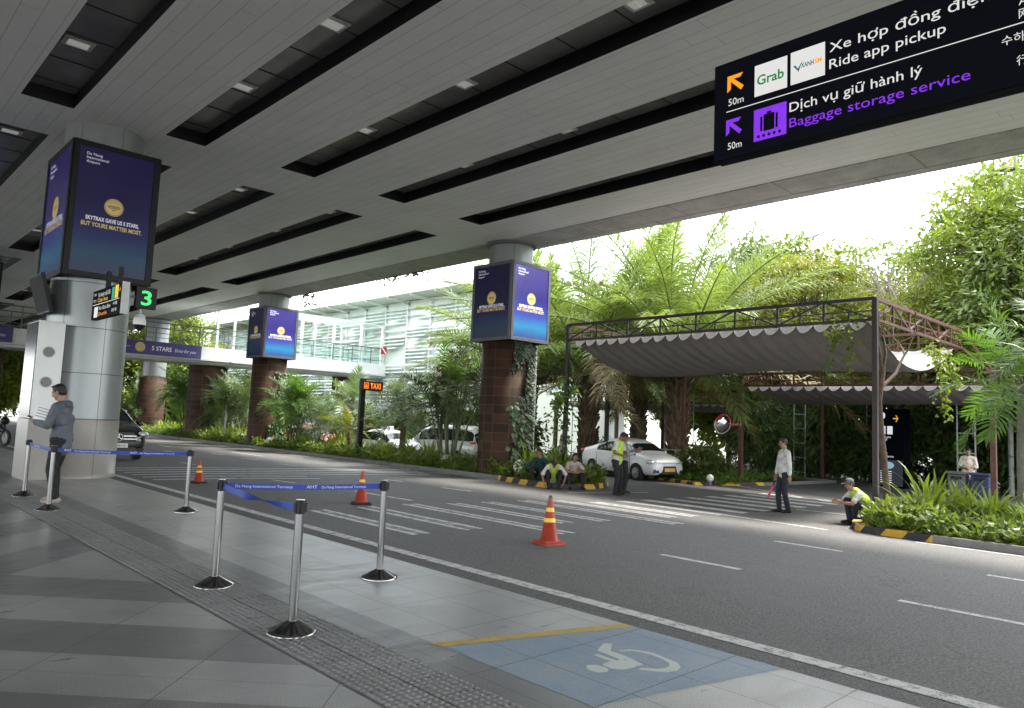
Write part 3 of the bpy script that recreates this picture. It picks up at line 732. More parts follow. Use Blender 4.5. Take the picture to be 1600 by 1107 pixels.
# small black direction sign, gate number and dome camera fixed to the column
sg = thing('gate_direction_sign', 'small black sign with yellow and white lines jutting from the silver column', 'sign', (4.25, 15.3, 3.32))
MB().box(-.06, .02, 0, .06, 2.0, .60).build('sign_box', M['sign_black'], sg)
MB().box(-.065, -.012, -.012, .065, .018, .612).build('end_cap', M['lgrey'], sg)
TW = emis('sign white', (.85, .84, .82), 0.48, .02); TY = emis('sign yellow', (.9, .55, .05), 0.6, .02); TG = emis('sign green', (.02, .45, .25), 0.5, .01)
TP = emis('sign purple', (.26, .03, .90), 0.50, .01); TO = emis('sign orange', (1.0, .36, .01), 0.55, .01)
rt, u = (0, -1, 0), (0, 0, 1); sx = -.062
def rect(name, m, parent, x, ya, za, yb_, zb_): return MB().quad((x, ya, za), (x, yb_, za), (x, yb_, zb_), (x, ya, zb_)).build(name, m, parent)
text('sign_text', 'Xe buýt nội đô', .13, TW, sg, (sx, 1.62, .45), rt, u, width=.85); text('sign_text', 'City bus', .12, TY, sg, (sx, 1.62, .34), rt, u, width=.7)
text('sign_text', '공항버스', .07, TW, sg, (sx, 1.92, .49), rt, u, width=.2); text('sign_text', '巴士', .07, TW, sg, (sx, 1.92, .36), rt, u, width=.2)
rect('pictogram', TG, sg, sx, .66, .32, .50, .56); rect('pictogram', TY, sg, sx, .46, .32, .24, .58); text('sign_arrow', '→', .16, TY, sg, (sx, .22, .42), rt, u)
rect('divider', TW, sg, sx, 1.95, .292, .15, .305)
rect('pictogram', TW, sg, sx, 1.82, .03, 1.55, .25); text('sign_text', 'Xe đưa đón', .11, TW, sg, (sx, 1.50, .17), rt, u, width=.8); text('sign_text', 'Shuttle', .11, TO, sg, (sx, 1.50, .05), rt, u, width=.6)
text('sign_text', '셔틀', .07, TW, sg, (sx, .55, .20), rt, u, width=.3); text('sign_text', '班车', .07, TW, sg, (sx, .60, .07), rt, u, width=.35)
for y in (1.2, .4): MB().beam((0, y, .602), (0, y, .95), .08).build('hanger', M['black'], sg)
gn = thing('gate_number_sign', 'black square sign with a glowing green number 3 beside the silver column', 'sign', (4.64, 15.32, 3.46))
MB().box(-.19, 0, 0, .19, .12, .42).build('sign_box', M['black'], gn, bevel=.006)
text('number', '3', .40, emis('green glow', (.015, .70, .11), 1.0, .01), gn, (0, -.004, .07), (1, 0, 0), u, 'CENTER', .19, bold=.006)
MB().beam((-.27, .06, .21), (-.19, .06, .21), .05).build('bracket', M['dgrey'], gn)
cc_ = thing('dome_camera', 'white dome security camera hanging under the green number 3 sign', 'security camera', (4.58, 15.42, 3.0))
MB().lathe([(.09, .30), (.09, .34), (.03, .36), (.03, .455)], 16).build('mount', M['lgrey'], cc_)
MB().lathe([(.115, .14), (.12, .20), (.10, .29), (.05, .30)], 20).build('housing', M['white'], cc_)
MB().lathe([(.002, .03), (.06, .045), (.10, .09), (.112, .14)], 20).build('dome', glassy('dome glass', (.01, .01, .012), .05), cc_)

# ------------------------------------------------------------------ big hanging sign
bs = thing('hanging_direction_sign', 'large black hanging sign for ride app pickup and baggage storage', 'sign', (4.5, 0, 0))
MB().box(-.06, -1.9, 3.425, .06, 2.70, 4.125).build('sign_box', M['sign_black'], bs, bevel=.008)
for y in (-1.3, .2): MB().beam((0, y, 4.127), (0, y, ZC-.003), .05).build('hanger_rod', M['dgrey'], bs)
fx = -.0635
def srect(name, m, ya, za, yb_, zb_): return rect(name, m, bs, fx, ya, za, yb_, zb_)
def arrow(m, y0, z1, s):
    """an up-left arrow as on airport signs"""
    k = s/1.0; o = MB(); t = .2
    P = lambda a, b: (fx, y0-a*k, z1-b*k)
    o.add([P(0, 0), P(.95, 0), P(.78, .22), P(.22, .22)], [(0, 1, 2, 3)]); o.add([P(0, 0), P(.22, .22), P(.22, .78), P(0, .95)], [(0, 1, 2, 3)])
    o.add([P(.08, .22), P(.24, .08), P(1.0, .78), P(.84, .98)], [(0, 1, 2, 3)])
    return o.build('arrow', m, bs)
arrow(TO, 2.595, 4.015, .125); arrow(TP, 2.60, 3.70, .12)
text('distance', '50m', .07, TW, bs, (fx, 2.585, 3.80), rt, u, width=.115); text('distance', '50m', .07, TW, bs, (fx, 2.585, 3.486), rt, u, width=.105)
g1 = srect('logo_panel', TW, 2.39, 3.806, 2.16, 4.024); g2 = srect('logo_panel', TW, 2.137, 3.810, 1.912, 4.03)
fx -= .0015
GR = emis('logo green', (.03, .40, .08), .30, .01); TEAL = emis('logo teal', (.0, .25, .30), .30, .01)
text('logo_text', 'Grab', .095, GR, g1, (fx, 2.372, 3.882), rt, u, width=.19, bold=.002); text('logo_text', 'XANH', .045, TEAL, g2, (fx, 2.068, 3.905), rt, u, width=.085, bold=.001); text('logo_text', 'SM', .045, TO, g2, (fx, 1.978, 3.905), rt, u, width=.045, bold=.001)
MB().add([(fx, 2.118, 3.932), (fx, 2.105, 3.936), (fx, 2.088, 3.908), (fx, 2.055, 3.955), (fx, 2.083, 3.886)], [(0, 1, 4), (1, 2, 4), (2, 3, 4)]).build('logo_bird', TEAL, g2)
fx += .0015
text('sign_text', 'Xe hợp đồng điện tử', .088, TW, bs, (fx, 1.885, 3.947), rt, u, width=1.02, bold=.0003); text('sign_text', 'Ride app pickup', .088, TW, bs, (fx, 1.885, 3.838), rt, u, width=.655, bold=.0003)
srect('divider', TW, 2.60, 3.757, -1.75, 3.763)
pb = srect('pictogram', TP, 2.392, 3.493, 2.163, 3.713)
fx -= .0015
bi = MB(); 
for (ya, za, yb_, zb_) in ((2.345, 3.555, 2.33, 3.655), (2.322, 3.55, 2.245, 3.665), (2.237, 3.555, 2.222, 3.655), (2.30, 3.666, 2.267, 3.68)): bi.quad((fx, ya, za), (fx, yb_, za), (fx, yb_, zb_), (fx, ya, zb_))
for k in range(5): bi.add([(fx, 2.357-k*.037+.011*math.cos(q*PI/4), 3.522+.011*math.sin(q*PI/4)) for q in range(8)], [tuple(range(8))])
bi.build('suitcase_symbol', M['sign_black'], pb)
fx += .0015
text('sign_text', 'Dịch vụ giữ hành lý', .088, TW, bs, (fx, 2.143, 3.632), rt, u, width=.79, bold=.0003); text('sign_text', 'Baggage storage service', .088, TP, bs, (fx, 2.143, 3.527), rt, u, width=1.03, bold=.0)
text('sign_text', 'App 차량호출', .06, TW, bs, (fx, .885, 3.86), rt, u); text('sign_text', '网约车', .06, TW, bs, (fx, .885, 3.79), rt, u)
text('sign_text', '수하물 보관', .06, TW, bs, (fx, .965, 3.665), rt, u); text('sign_text', '行李寄存', .06, TW, bs, (fx, .90, 3.535), rt, u)
# ------------------------------------------------------------------ pedestrian bridge with banners
M['bridge_white'] = mat('bridge white paint', (.66, .67, .66), 0.55, 0, 0.08, 1.5)
M['pale_glass'] = None
def glass_mat(name, tint, alpha):
    m, t, b = new_mat(name)
    b.inputs['Base Color'].default_value = col(tint); b.inputs['Roughness'].default_value = 0.06
    tr = N(t, 'ShaderNodeBsdfTransparent'); tr.inputs[0].default_value = (.90, .97, .94, 1)
    ms = N(t, 'ShaderNodeMixShader'); ms.inputs[0].default_value = alpha
    L(t, tr.outputs[0], ms.inputs[1]); L(t, b.outputs[0], ms.inputs[2]); L(t, ms.outputs[0], t.nodes['Material Output'].inputs['Surface'])
    return m
M['pale_glass'] = glass_mat('pale glass', (.45, .58, .54), 0.22)
br = thing('pedestrian_bridge', 'white pedestrian bridge with railings crossing over the road to the glass building', 'bridge', (0, 43, 0))
MB().box(-10, 0, 4.32, 28.9, 3.2, 5.14).build('girder', M['bridge_white'], br, bevel=.02)
MB().box(-10, -.06, 4.36, 28.9, -.003, 4.46).box(-10, .3, 4.2, 28.9, 2.9, 4.318).build('soffit', M['lgrey'], br)
rl = MB(); ps = MB()
for y in (.12, 3.05):
    rl.beam((-10, y, 6.25), (28.8, y, 6.25), .06); rl.beam((-10, y, 5.95), (28.8, y, 5.95), .03); rl.beam((-10, y, 5.4), (28.8, y, 5.4), .03)
    x = -10
    while x < 28.8: MB().beam((x, y, 5.14), (x, y, 6.22), .05).build('railing_post', M['dgrey'], br); x += 1.45
rl.build('handrail', M['dgrey'], br)
gb = MB()
x = 18.3
while x < 28: gb.box(x+.05, .14, 5.2, x+1.40, .155, 6.2); x += 1.45
gb.build('glass_infill', M['pale_glass'], br)
cp = MB()
for x in (18.2, 20.4, 22.6, 24.9, 27.0, 28.7):
    for y in (.35, 2.9): cp.beam((x, y, 5.14), (x, y, 7.75), .14)
    cp.beam((x, .2, 7.8), (x, 3.1, 7.8), .12)
for y in (.35, 1.2, 2.05, 2.9): cp.beam((18.1, y, 7.88), (28.8, y, 7.88), .09)
cp.build('canopy_frame', M['bridge_white'], br)
MB().box(18.1, .2, 7.95, 28.8, 3.1, 7.97).build('canopy_glass', M['pale_glass'], br)
BN = emis('banner violet', (.06, .045, .22), .10, (.045, .035, .16), .5)
for x0, lab in ((11.75, 'violet banner on the bridge left of the middle pillar, reading 5 STARS'), (2.6, 'violet banner on the bridge at the far left, reading 5 STARS')):
    bn = thing('bridge_banner', lab, 'banner', (x0, 42.99, 4.40), 0, 'banners hung on the bridge')
    MB().box(0, -.07, 0, 4.45, -.02, .76).build('fabric', mat('banner cloth %d' % int(x0*10), (.050, .040, .17), .55, 0, .1, .5), bn)
    WB = mat('banner white %d' % int(x0*10), (.8, .8, .85), .5)
    MB().add([(1.15+.26*math.cos(2*PI*k/24), -.074, .40+.26*math.sin(2*PI*k/24)) for k in range(24)], [tuple(range(24))]).build('badge', mat('banner gold %d' % int(x0*10), (.55, .42, .16), .5), bn)
    text('slogan', '5 STARS', .33, WB, bn, (1.75, -.074, .27), (1, 0, 0), (0, 0, 1), width=1.05, bold=.006)
    text('slogan', 'Shine for you', .27, WB, bn, (2.95, -.074, .27), (1, 0, 0), (0, 0, 1), width=1.2, shear=.35)
    text('slogan', 'Airport', .10, WB, bn, (.15, -.074, .36), (1, 0, 0), (0, 0, 1), width=.5)
for x, r, lab in ((17.25, 1.0, 'wide ivy covered pillar under the left banner of the bridge'), (26.6, .78, 'rust tiled pillar under the right part of the bridge behind the taxi sign'), (6.1, .9, 'tiled pillar under the bridge at the far left edge')):
    t = thing('bridge_pillar', lab, 'pillar', (x, 44.6, -.6), 0, 'pillars under the bridge')
    MB().lathe([(r, 0), (r, 4.75)], 40).build('tiled_shaft', M['rust_tile'], t)
    MB().lathe([(r+.15, 4.75), (r+.15, 4.795)], 40).build('head', M['lgrey'], t)

# ------------------------------------------------------------------ glass building
M['louvre'] = mat('pale green louvres', (.66, .72, .67), 0.5, 0, 0.08, .6)
M['roof_soffit'] = mat('pale green soffit', (.55, .60, .50), 0.6, 0, 0.08, .6)
M['gb_glass'] = glassy('green tinted glazing', (.56, .63, .58), 0.2, 0.4)
gbd = thing('glass_building', 'pale green louvred glass building behind the palms, joined to the bridge', 'building', (29.2, 0, -.6))
y0, y1, H = 33.2, 75.0, 10.1
MB().box(0, y0, 0, 14, y1, H).build('glazed_wall', M['gb_glass'], gbd)
ml = MB()
y = y0
while y <= y1: ml.box(-.16, y-.05, .0, -.004, y+.05, H); y += 2.6
for z in (3.0, 4.9, 7.6): ml.box(-.12, y0, z, -.004, y1, z+.16)
ml.build('mullions', M['bridge_white'], gbd)
lv = MB(); rr = random.Random(3)
y = y0+.05
while y < y1-2.6:                         # louvre blades bay by bay with open gaps
    z = 3.3
    while z < H-.35:
        if not (4.8 < z < 5.2 or rr.random() < .14):
            a = y+.05 if rr.random() < .8 else y+.9; b = y+2.45 if rr.random() < .8 else y+1.6
            M4 = Matrix.Translation((-.32, 0, z)) @ Matrix.Rotation(R(-28), 4, 'Y'); lv.box(-.11, a, -.012, .11, b, .012, 0, M4)
        z += .24
    y += 2.6
lv.build('louvre_blades', M['louvre'], gbd)
rf = MB().box(-1.9, y0-.5, H+.05, 15, y1, H+.35).build('roof', M['roof_soffit'], gbd)
bm_ = MB()
y = y0
while y < y1: MB().beam((-1.85, y, H-.02), (-.01, y, H-.22), .10, .12).build('roof_bracket', M['bridge_white'], gbd); y += 2.6
fg = MB(); fg.box(-1.95, y0-.5, H+.03, -1.905, y1, H+.42)
fg.build('roof_edge', M['bridge_white'], gbd)
ns = MB().add([(-.45, 42.75+.55*a, 6.6+.5*b) for a, b in ((-1, -1), (-1, 1), (1, 1), (1, -1))], [(0, 1, 2, 3)])

# ------------------------------------------------------------------ pergolas with sagging awnings
M['awning'] = mat('awning cloth', (.34, .285, .265), 0.8, 0, 0.14, 2.0)
M['valance'] = mat('pale scallop cloth', (.40, .385, .375), 0.8, 0, 0.08, 2)
def mat_cloth(name, c):
    m, t, b = new_mat(name); x, y, z = xyz(t)
    f = noise_tex(t, 1.4, 6, 0.65); g = noise_tex(t, 6, 4, .6, vscale=(.4, 4, 1))
    k = math_(t, 'ADD', math_(t, 'MULTIPLY', f, .5), math_(t, 'MULTIPLY', g, .5))
    cc = ramp(t, k, [(0.3, tuple(v*.8 for v in c)), (0.7, tuple(v*1.15 for v in c))]); L(t, cc, b.inputs['Base Color']); b.inputs['Roughness'].default_value = .85
    return m
M['awning'] = mat_cloth('awning cloth', (.235, .21, .205))
def truss(mb, a, b, ztop, zbot, n, w, light=.04):
    """flat lattice girder: two chords, posts, alternate diagonals, a thin middle rail"""
    a, b = Vector(a), Vector(b); at = lambda t, z: (a.x+(b.x-a.x)*t, a.y+(b.y-a.y)*t, z)
    mb.beam(at(0, ztop), at(1, ztop), w*1.5, w*1.6); mb.beam(at(0, zbot), at(1, zbot), w*1.2); mb.beam(at(0.0, zbot+(ztop-zbot)*.42), at(1, zbot+(ztop-zbot)*.42), light*.7)
    for k in range(n+1):
        t = k/n; mb.beam(at(t, zbot), at(t, ztop), w)
        if k < n:
            if k % 2 == 0: mb.beam(at(t, zbot), at(t+1/n, ztop), w*.8)
            else: mb.beam(at(t, ztop), at(t+1/n, zbot), w*.8)
            mb.beam(at(t+.5/n, zbot-.0), at(t+.5/n, zbot+(ztop-zbot)*.42), light*.8)
def pergola(label, x0, x1, ya, yb, ztop, zbot, sag, nscal, nb, posts, zg, front_mat, rear_mat, pw=.17):
    t = thing('pergola', label, 'pergola', (0, 0, 0), 0, 'steel pergolas with cloth awnings')
    f = MB(); truss(f, (x0, ya, 0), (x0, yb, 0), ztop, zbot, nb, .05); f.build('front_truss', front_mat, t)
    r_ = MB(); truss(r_, (x1, ya, 0), (x1, yb, 0), ztop, zbot, nb, .05)
    if x0 < 20: r_.beam((x1, ya, ztop), (24.2, 5.65, 3.62), .07).beam((x1, ya, zbot), (24.2, 5.65, 3.5), .07)
    r_.build('rear_truss', rear_mat, t)
    for y in (ya, yb):
        s_ = MB(); truss(s_, (x0, y, 0), (x1, y, 0), ztop, zbot, 6, .05); s_.build('side_truss', rear_mat, t)
    cr = MB()
    for k in range(1, 4):
        y = ya+(yb-ya)*k/4; cr.beam((x0, y, zbot+.03), (x1, y, zbot+.03), .05)
    cr.build('cross_wire', rear_mat, t)
    for (px_, py_, c) in posts:
        MB().box(px_-pw/2, py_-pw/2, zg, px_+pw/2, py_+pw/2, ztop).box(px_-pw*.9, py_-pw*.9, zg, px_+pw*.9, py_+pw*.9, zg+.03).build('post', c, t, bevel=.006)
    NX, NY = 28, nscal*6; V = []; F = []
    e = .14
    for i in range(NX+1):
        s = i/NX; x = x0+e+(x1-x0-2*e)*s
        for j in range(NY+1):
            v = j/NY; y = ya+.2+(yb-ya-.4)*v
            z = zbot-.02-sag*4*s*(1-s)*(1+.08*math.sin(v*7+s*3))-.065*abs(math.sin(PI*v*nscal))*(1-.5*s)
            V.append((x, y, z))
    for i in range(NX):
        for j in range(NY): F.append((i*(NY+1)+j, i*(NY+1)+j+1, (i+1)*(NY+1)+j+1, (i+1)*(NY+1)+j))
    MB().add(V, F, 0, True).build('awning', M['awning'], t)
    vb = MB(); wd = (yb-ya-.4)/nscal
    for k in range(nscal):
        yc = ya+.2+(k+.5)*wd; n = 8; d = .19 if ztop > 4 else .16
        top = [(x0+e-.01, yc-wd/2*.97+wd*.97*q/n, zbot-.03) for q in range(n+1)]
        bot = [(x0+e-.03-.10*math.sin(PI*q/n), yc-wd/2*.97+wd*.97*q/n, zbot-.03-d*math.sin(PI*q/n)**.75) for q in range(n+1)]
        vb.add(top+bot, [(q, q+1, q+n+2, q+n+1) for q in range(n)], 0, True)
    vb.build('scalloped_valance', M['valance'], t)
    return t
MR, RS, DS = M['maroon'], M['rust_steel'], M['shaded_steel']
pergola('large dark steel pergola with grey sagging awning over the crossing', 17.3, 23.9, 6.3, 15.6, 4.7, 4.22, .80, 21, 8,
        [(17.3, 6.3, MR), (17.3, 15.6, DS), (23.9, 15.6, RS)], -.3, DS, RS, .115)
pergola('lower reddish pergola behind the large one, seen under its awning', 24.2, 31.0, 5.65, 13.4, 3.62, 3.20, .40, 18, 8,
        [(24.2, 13.4, RS), (24.2, 5.65, RS), (31.0, 5.65, RS), (31.0, 13.4, RS)], -.3, RS, RS, .14)
pergola('distant reddish pergola behind the white sedan', 33.5, 39.5, 19.2, 31.0, 3.50, 2.95, .3, 24, 10,
        [(33.5, 19.2, RS), (33.5, 23.1, DS), (33.5, 27.0, DS), (33.5, 31.0, RS), (39.5, 19.2, RS), (39.5, 31.0, RS)], -.6, RS, RS, .2)

# ------------------------------------------------------------------ posts with retractable belts
M['belt'] = mat('blue belt webbing', (.012, .045, .30), 0.6, 0, 0.08, 30)
M['belt_white'] = mat('belt lettering', (.62, .66, .74), 0.6)
def stanchion(label, x, y, h=.93):
    t = thing('queue_stanchion', label, 'stanchion', (x, y, 0), 0, 'belt stanchions on the pavement')
    MB().lathe([(.175, 0), (.175, .010), (.168, .018), (.15, .024), (.055, .075), (.036, .085)], 40).build('base', M['steel'], t)
    MB().lathe([(.032, .08), (.032, h-.10)], 24).build('post', M['steel'], t)
    MB().lathe([(.036, h-.10), (.037, h-.008), (.034, h-.003)], 24).box(-.046, -.016, h-.088, .046, .016, h-.018).box(-.016, -.046, h-.088, .016, .046, h-.018).build('belt_head', M['black'], t)
    MB().lathe([(.0335, h-.003), (.032, h+.001)], 24).build('cap', M['chrome'], t)
    return t
def belt(t, a, b, h, twist=0.0, words=None, mirror=False, drop=.012):
    """webbing from post a to post b, owned by post a's thing t"""
    a, b = Vector((*a, 0)), Vector((*b, 0)); d = (b-a); Ln = d.length; d.normalize(); sd = Vector((-d.y, d.x, 0))
    n = 24; V = []
    for i in range(n+1):
        s = i/n; c = a+d*(.045+(Ln-.09)*s); z = h-.055-drop*4*s*(1-s); an = twist*min(1, max(0, (s-.15)/.55)); an = an*1.0
        up = Vector((0, 0, 1))*math.cos(an)+sd*math.sin(an)
        V += [c+Vector((0, 0, z))-up*.026-a, c+Vector((0, 0, z))+up*.026-a]
    o = MB().add(V, [(2*i, 2*i+2, 2*i+3, 2*i+1) for i in range(n)], 0, True).build('belt', M['belt'], t)
    if words:
        # words: (text, start fraction, width) written on the side seen from the camera
        cam_side = 1 if (Vector((0, 0, 0))-a).dot(sd) > 0 else -1
        rt = d if (d.cross(Vector((0, 0, 1)))).dot(-a) > 0 else -d
        nrm = rt.cross(Vector((0, 0, 1)))
        for s_, f0, wd, sz in words:
            s = f0 if rt.dot(d) > 0 else 1-f0
            c = d*(.045+(Ln-.09)*s); z = h-.055-drop*4*s*(1-s)
            sm = f0+wd/Ln*(1 if rt.dot(d) > 0 else 1)/1
            z2 = h-.055-drop*4*sm*(1-sm)
            tilt = (z2-z)/wd if rt.dot(d) > 0 else 0
            text('lettering', s_, sz, M['belt_white'], o, Vector((c.x, c.y, z-.011))+nrm*.0025, rt+Vector((0, 0, tilt)), (0, 0, 1), width=wd)
    return o
A1, A2, A3 = (2.65, 4.93), (2.77, 6.61), (4.17, 6.11); B1, B2, B3 = (2.70, 12.47), (4.30, 11.50), (2.76, 14.46)
t1 = stanchion('nearest steel belt post with one belt end, on the bumpy tactile strip', *A1)
t2 = stanchion('steel belt post on the tactile strip holding two blue belts', *A2)
t3 = stanchion('steel belt post near the kerb, closest to the blue painted bay', *A3)
t4 = stanchion('steel belt post right in front of the man on his phone', *B1)
t5 = stanchion('steel belt post far along the kerb in front of an orange cone', *B2)
t6 = stanchion('leftmost and farthest steel belt post, left of the man on his phone', *B3)
AHT = 'AHT'
belt(t2, A2, A3, .93, 0, [('Da Nang International Terminal', .05, .50, .034), (AHT, .50, .10, .042), ('Da Nang International Terminal', .60, .42, .034)])
belt(t1, A1, A2, .93, PI*.93, None, drop=.03)
belt(t4, B1, B2, .92, 0, [(AHT, .05, .10, .045), ('Da Nang International Terminal', .13, .48, .034), (AHT, .55, .10, .045), ('Da Nang International Terminal', .63, .48, .034)])
belt(t6, B3, B1, .92, 0, [('Da Nang International Terminal', .2, .5, .034)])

# ------------------------------------------------------------------ traffic cones
M['cone'] = mat('cone orange', (.36, .045, .022), 0.5, 0, 0.25, 5); M['cone_band'] = mat('cone reflective band', (.80, .55, .05), 0.45, 0, 0.1, 20); M['cone_tip'] = mat('cone green tip', (.02, .12, .06), .5)
def cone(label, x, y, s, tip, two):
    t = thing('traffic_cone', label, 'traffic cone', (x, y, rz(x, y)), rng.uniform(-.6, .6), 'traffic cones on the road')
    MB().prism([(-.19, -.15), (-.15, -.19), (.15, -.19), (.19, -.15), (.19, .15), (.15, .19), (-.15, .19), (-.19, .15)], 0, .03).prism([(-.16, -.15), (.16, -.15), (.16, .15), (-.16, .15)], .03, .05).build('base', M['cone'] if two == 2 else M['black_matt'], t, bevel=.005)
    r = lambda z: .125-(z-.05)*(.125-.024)/.61
    MB().lathe([(.15, .05), (.15, .058), (r(.06), .062), (r(.62), .62)], 28).build('body', M['cone'], t)
    MB().lathe([(r(.62), .621), (.024, .65), (.012, .662)], 20).build('tip', M['cone_tip'] if tip else M['cone'], t)
    for z in ((.30, .44) if two else (.44,)):
        MB().lathe([(r(z)+.0025, z), (r(z+.055)+.0025, z+.055)], 28, caps=False).build('reflective_band', M['cone_band'], t)
    t.scale = (s,)*3
cone('orange cone with green tip and two yellow bands, nearest to the camera', 7.75, 7.22, 1.02, True, 2)
cone('orange cone with one yellow band behind the blue belt', 7.87, 12.28, .95, False, 0)
cone('orange cone half hidden by the far belt post near the kerb', 6.66, 17.19, .80, False, 1)

# ------------------------------------------------------------------ small street furniture
def globe(label, x, y, z, r=.15):
    t = thing('garden_globe', label, 'globe lamp', (x, y, z), 0, 'white globes in the planting')
    MB().lathe([(r*.55, -.12), (r*.5, .05)], 20).build('foot', M['dgrey'], t); MB().sphere((0, 0, .05+r*.9), r, 20).build('globe', M['lgrey'], t)
M['globe_white'] = mat('milky globe', (.72, .72, .68), .35)
def globe(label, x, y, z, r=.15):
    t = thing('garden_globe', label, 'globe lamp', (x, y, z), 0, 'white globes in the planting')
    MB().lathe([(r*.55, -.12), (r*.5, .05)], 20).build('foot', M['dgrey'], t); MB().sphere((0, 0, .05+r*.9), r, 24).build('globe', M['globe_white'], t)
globe('white globe in the planting just left of the middle tiled pillar', 16.55, 37.3, -.13, .24)
globe('white globe in the planting just right of the middle tiled pillar', 16.45, 34.0, -.13, .22)
globe('white globe at the kerb left of the right tiled pillar', 16.6, 20.6, -.13, .21)
globe('white globe in the leaves next to the man in dark green', 16.35, 16.55, -.10, .24)
globe('small white globe on the grass corner by the convex mirror', 21.95, 13.25, -.17, .12)
tx = thing('taxi_sign', 'black post sign with the word TAXI glowing orange', 'sign', (16.35, 25.9, -.2), 0)
MB().box(-.11, -.07, 0, .11, .07, 3.28).build('post', M['black'], tx, bevel=.01)
MB().box(-.12, -.15, 2.80, .88, .09, 3.18).build('sign_box', M['black'], tx, bevel=.01)
TXG = emis('taxi glow', (1.0, .20, .01), 1.0, .01)
text('word', 'TAXI', .32, TXG, tx, (.26, -.153, 2.88), (1, 0, 0), (0, 0, 1), width=.50, bold=.008)
sy = MB()
for (a, b, c, d) in ((-.04, 2.87, .18, 2.895), (-.04, 3.085, .18, 3.11), (-.04, 2.895, -.015, 3.085), (.155, 2.895, .18, 3.085), (.01, 2.92, .13, 2.99), (.035, 3.0, .105, 3.05)): sy.quad((a, -.153, b), (c, -.153, b), (c, -.153, d), (a, -.153, d))
sy.build('pictogram', TXG, tx)
def pole(label, x, y, h, r, m, top=None):
    t = thing('lamp_pole', label, 'pole', (x, y, -.25)); MB().lathe([(r*1.5, 0), (r*1.5, .2), (r, .22), (r*.9, h)], 16).build('shaft', m, t)
    MB().lathe([(r*1.4, h), (r*1.6, h+.08), (r*.4, h+.16)], 16).build('cap', M['lgrey'], t)
pole('short white garden pole between the ivy pillar and the middle pillar', 16.4, 39.3, 2.5, .06, M['lgrey'])
pole('grey lamp pole right beside the right tiled pillar', 18.75, 18.5, 4.6, .10, M['grey'])
mi = thing('convex_mirror', 'round convex traffic mirror with red hood on an arm', 'mirror', (23.55, 13.75, 1.80))
Mf = Matrix.Rotation(R(118), 4, 'Z') @ Matrix.Rotation(PI/2, 4, 'X')
Mf = Matrix(((-.62, 0, -.78, 0), (-.78, 0, .62, 0), (0, 1, 0, 0), (0, 0, 0, 1))); Mf = Matrix.Rotation(R(30), 4, 'Z') @ Matrix(((.62, 0, -.78, 0), (-.78, 0, -.62, 0), (0, 1, 0, 0), (0, 0, 0, 1))) @ Matrix.Rotation(R(12), 4, 'X')
MB().lathe([(.001, .10), (.14, .088), (.27, .045), (.33, .0)], 32, 0, Mf, caps=False).build('mirror_face', M['chrome'], mi)
MB().lathe([(.34, -.05), (.36, 0), (.33, .012)], 32, 0, Mf, caps=True).build('rim', mat('mirror rim', (.55, .50, .40), .5), mi)
M['red'] = mat('red paint', (.42, .02, .03), .45)
hd = MB(); n = 14; vs = []
for k in range(n+1):
    a = R(15)+R(150)*k/n
    for zz in (0.0, .17): vs.append(Mf @ Vector((.37*math.cos(a), .37*math.sin(a), zz)))
hd.add(vs, [(2*k, 2*k+1, 2*k+3, 2*k+2) for k in range(n)], 0, True); hd.build('hood', M['red'], mi)
MB().beam((.08, -.0, 0), (.60, -.36, .02), .05).build('arm', M['red'], mi)
# black guide totem
to = thing('guide_totem', 'tall black guide totem with a white letter P under the pergola', 'sign', (29.3, 10.15, -.3))
to.rotation_euler = (0, 0, R(-13)); to.scale = (1, .66, 1)
MB().box(-.18, -1.0, 0, .18, 1.0, 2.95).build('totem_body', M['sign_black'], to, bevel=.01); MB().box(-.25, -1.1, -.02, .25, 1.1, .05).build('plinth', M['dgrey'], to)
x_ = -.184; WT = emis('totem white', (.8, .85, .9), .45, .05); YT = emis('totem amber', (.95, .45, .05), .6, .05); GT = emis('totem map grey', (.05, .06, .075), .30, .01)
def tr_(name, m, ya, za, yb_, zb_): return MB().quad((x_, ya, za), (x_, yb_, za), (x_, yb_, zb_), (x_, ya, zb_)).build(name, m, to)
text('letter', 'P', .55, WT, to, (x_, .45, 2.42), rt, u, width=.34, bold=.02); text('sign_arrow', '→', .42, YT, to, (x_, -.35, 2.45), rt, u)
tr_('pictogram', WT, .42, 2.0, .10, 2.3); tr_('pictogram', WT, .0, 2.0, -.32, 2.3); tr_('pictogram', YT, .42, 1.38, .10, 1.68)
for k, (s_, z) in enumerate([('Pick up point', 1.86), ('Drop off', 1.76), ('Check in', 1.27), ('Baggage Services', 1.15)]): text('sign_text', s_, .12, WT, to, (x_, .42, z), rt, u)
tr_('map_panel', GT, .9, .12, -.9, 1.05); x_ -= .002
MB().add([(x_, .35*math.cos(2*PI*k/20)-.05, .86+.13*math.sin(2*PI*k/20)) for k in range(20)], [tuple(range(20))]).build('map_shape', emis('map blue', (.35, .6, .8), .35, .05), to)
for k in range(6):
    tr_('legend_line', WT, .42, .62-k*.08, .16, .65-k*.08); tr_('legend_line', WT, .05, .62-k*.08, -.25, .65-k*.08)
for i, (x, y, c, lab) in enumerate([(25.0, 6.75, M['dgrey'], 'grey litter bin beside the standing person under the pergola'), (25.0, 6.15, mat('dark blue plastic', (.02, .03, .10), .5), 'dark blue litter bin next to the reddish post')]):
    t = thing('litter_bin', lab, 'litter bin', (x, y, -.28), 0, 'litter bins under the pergola')
    MB().prism([(-.22, -.24), (.22, -.24), (.22, .24), (-.22, .24)], 0, .85).build('bin_body', c, t, bevel=.03); MB().box(-.24, -.26, .855, .24, .26, .93).build('lid', c, t, bevel=.02); MB().box(-.245, -.14, .70, -.222, .14, .80).build('opening', M['black'], t)
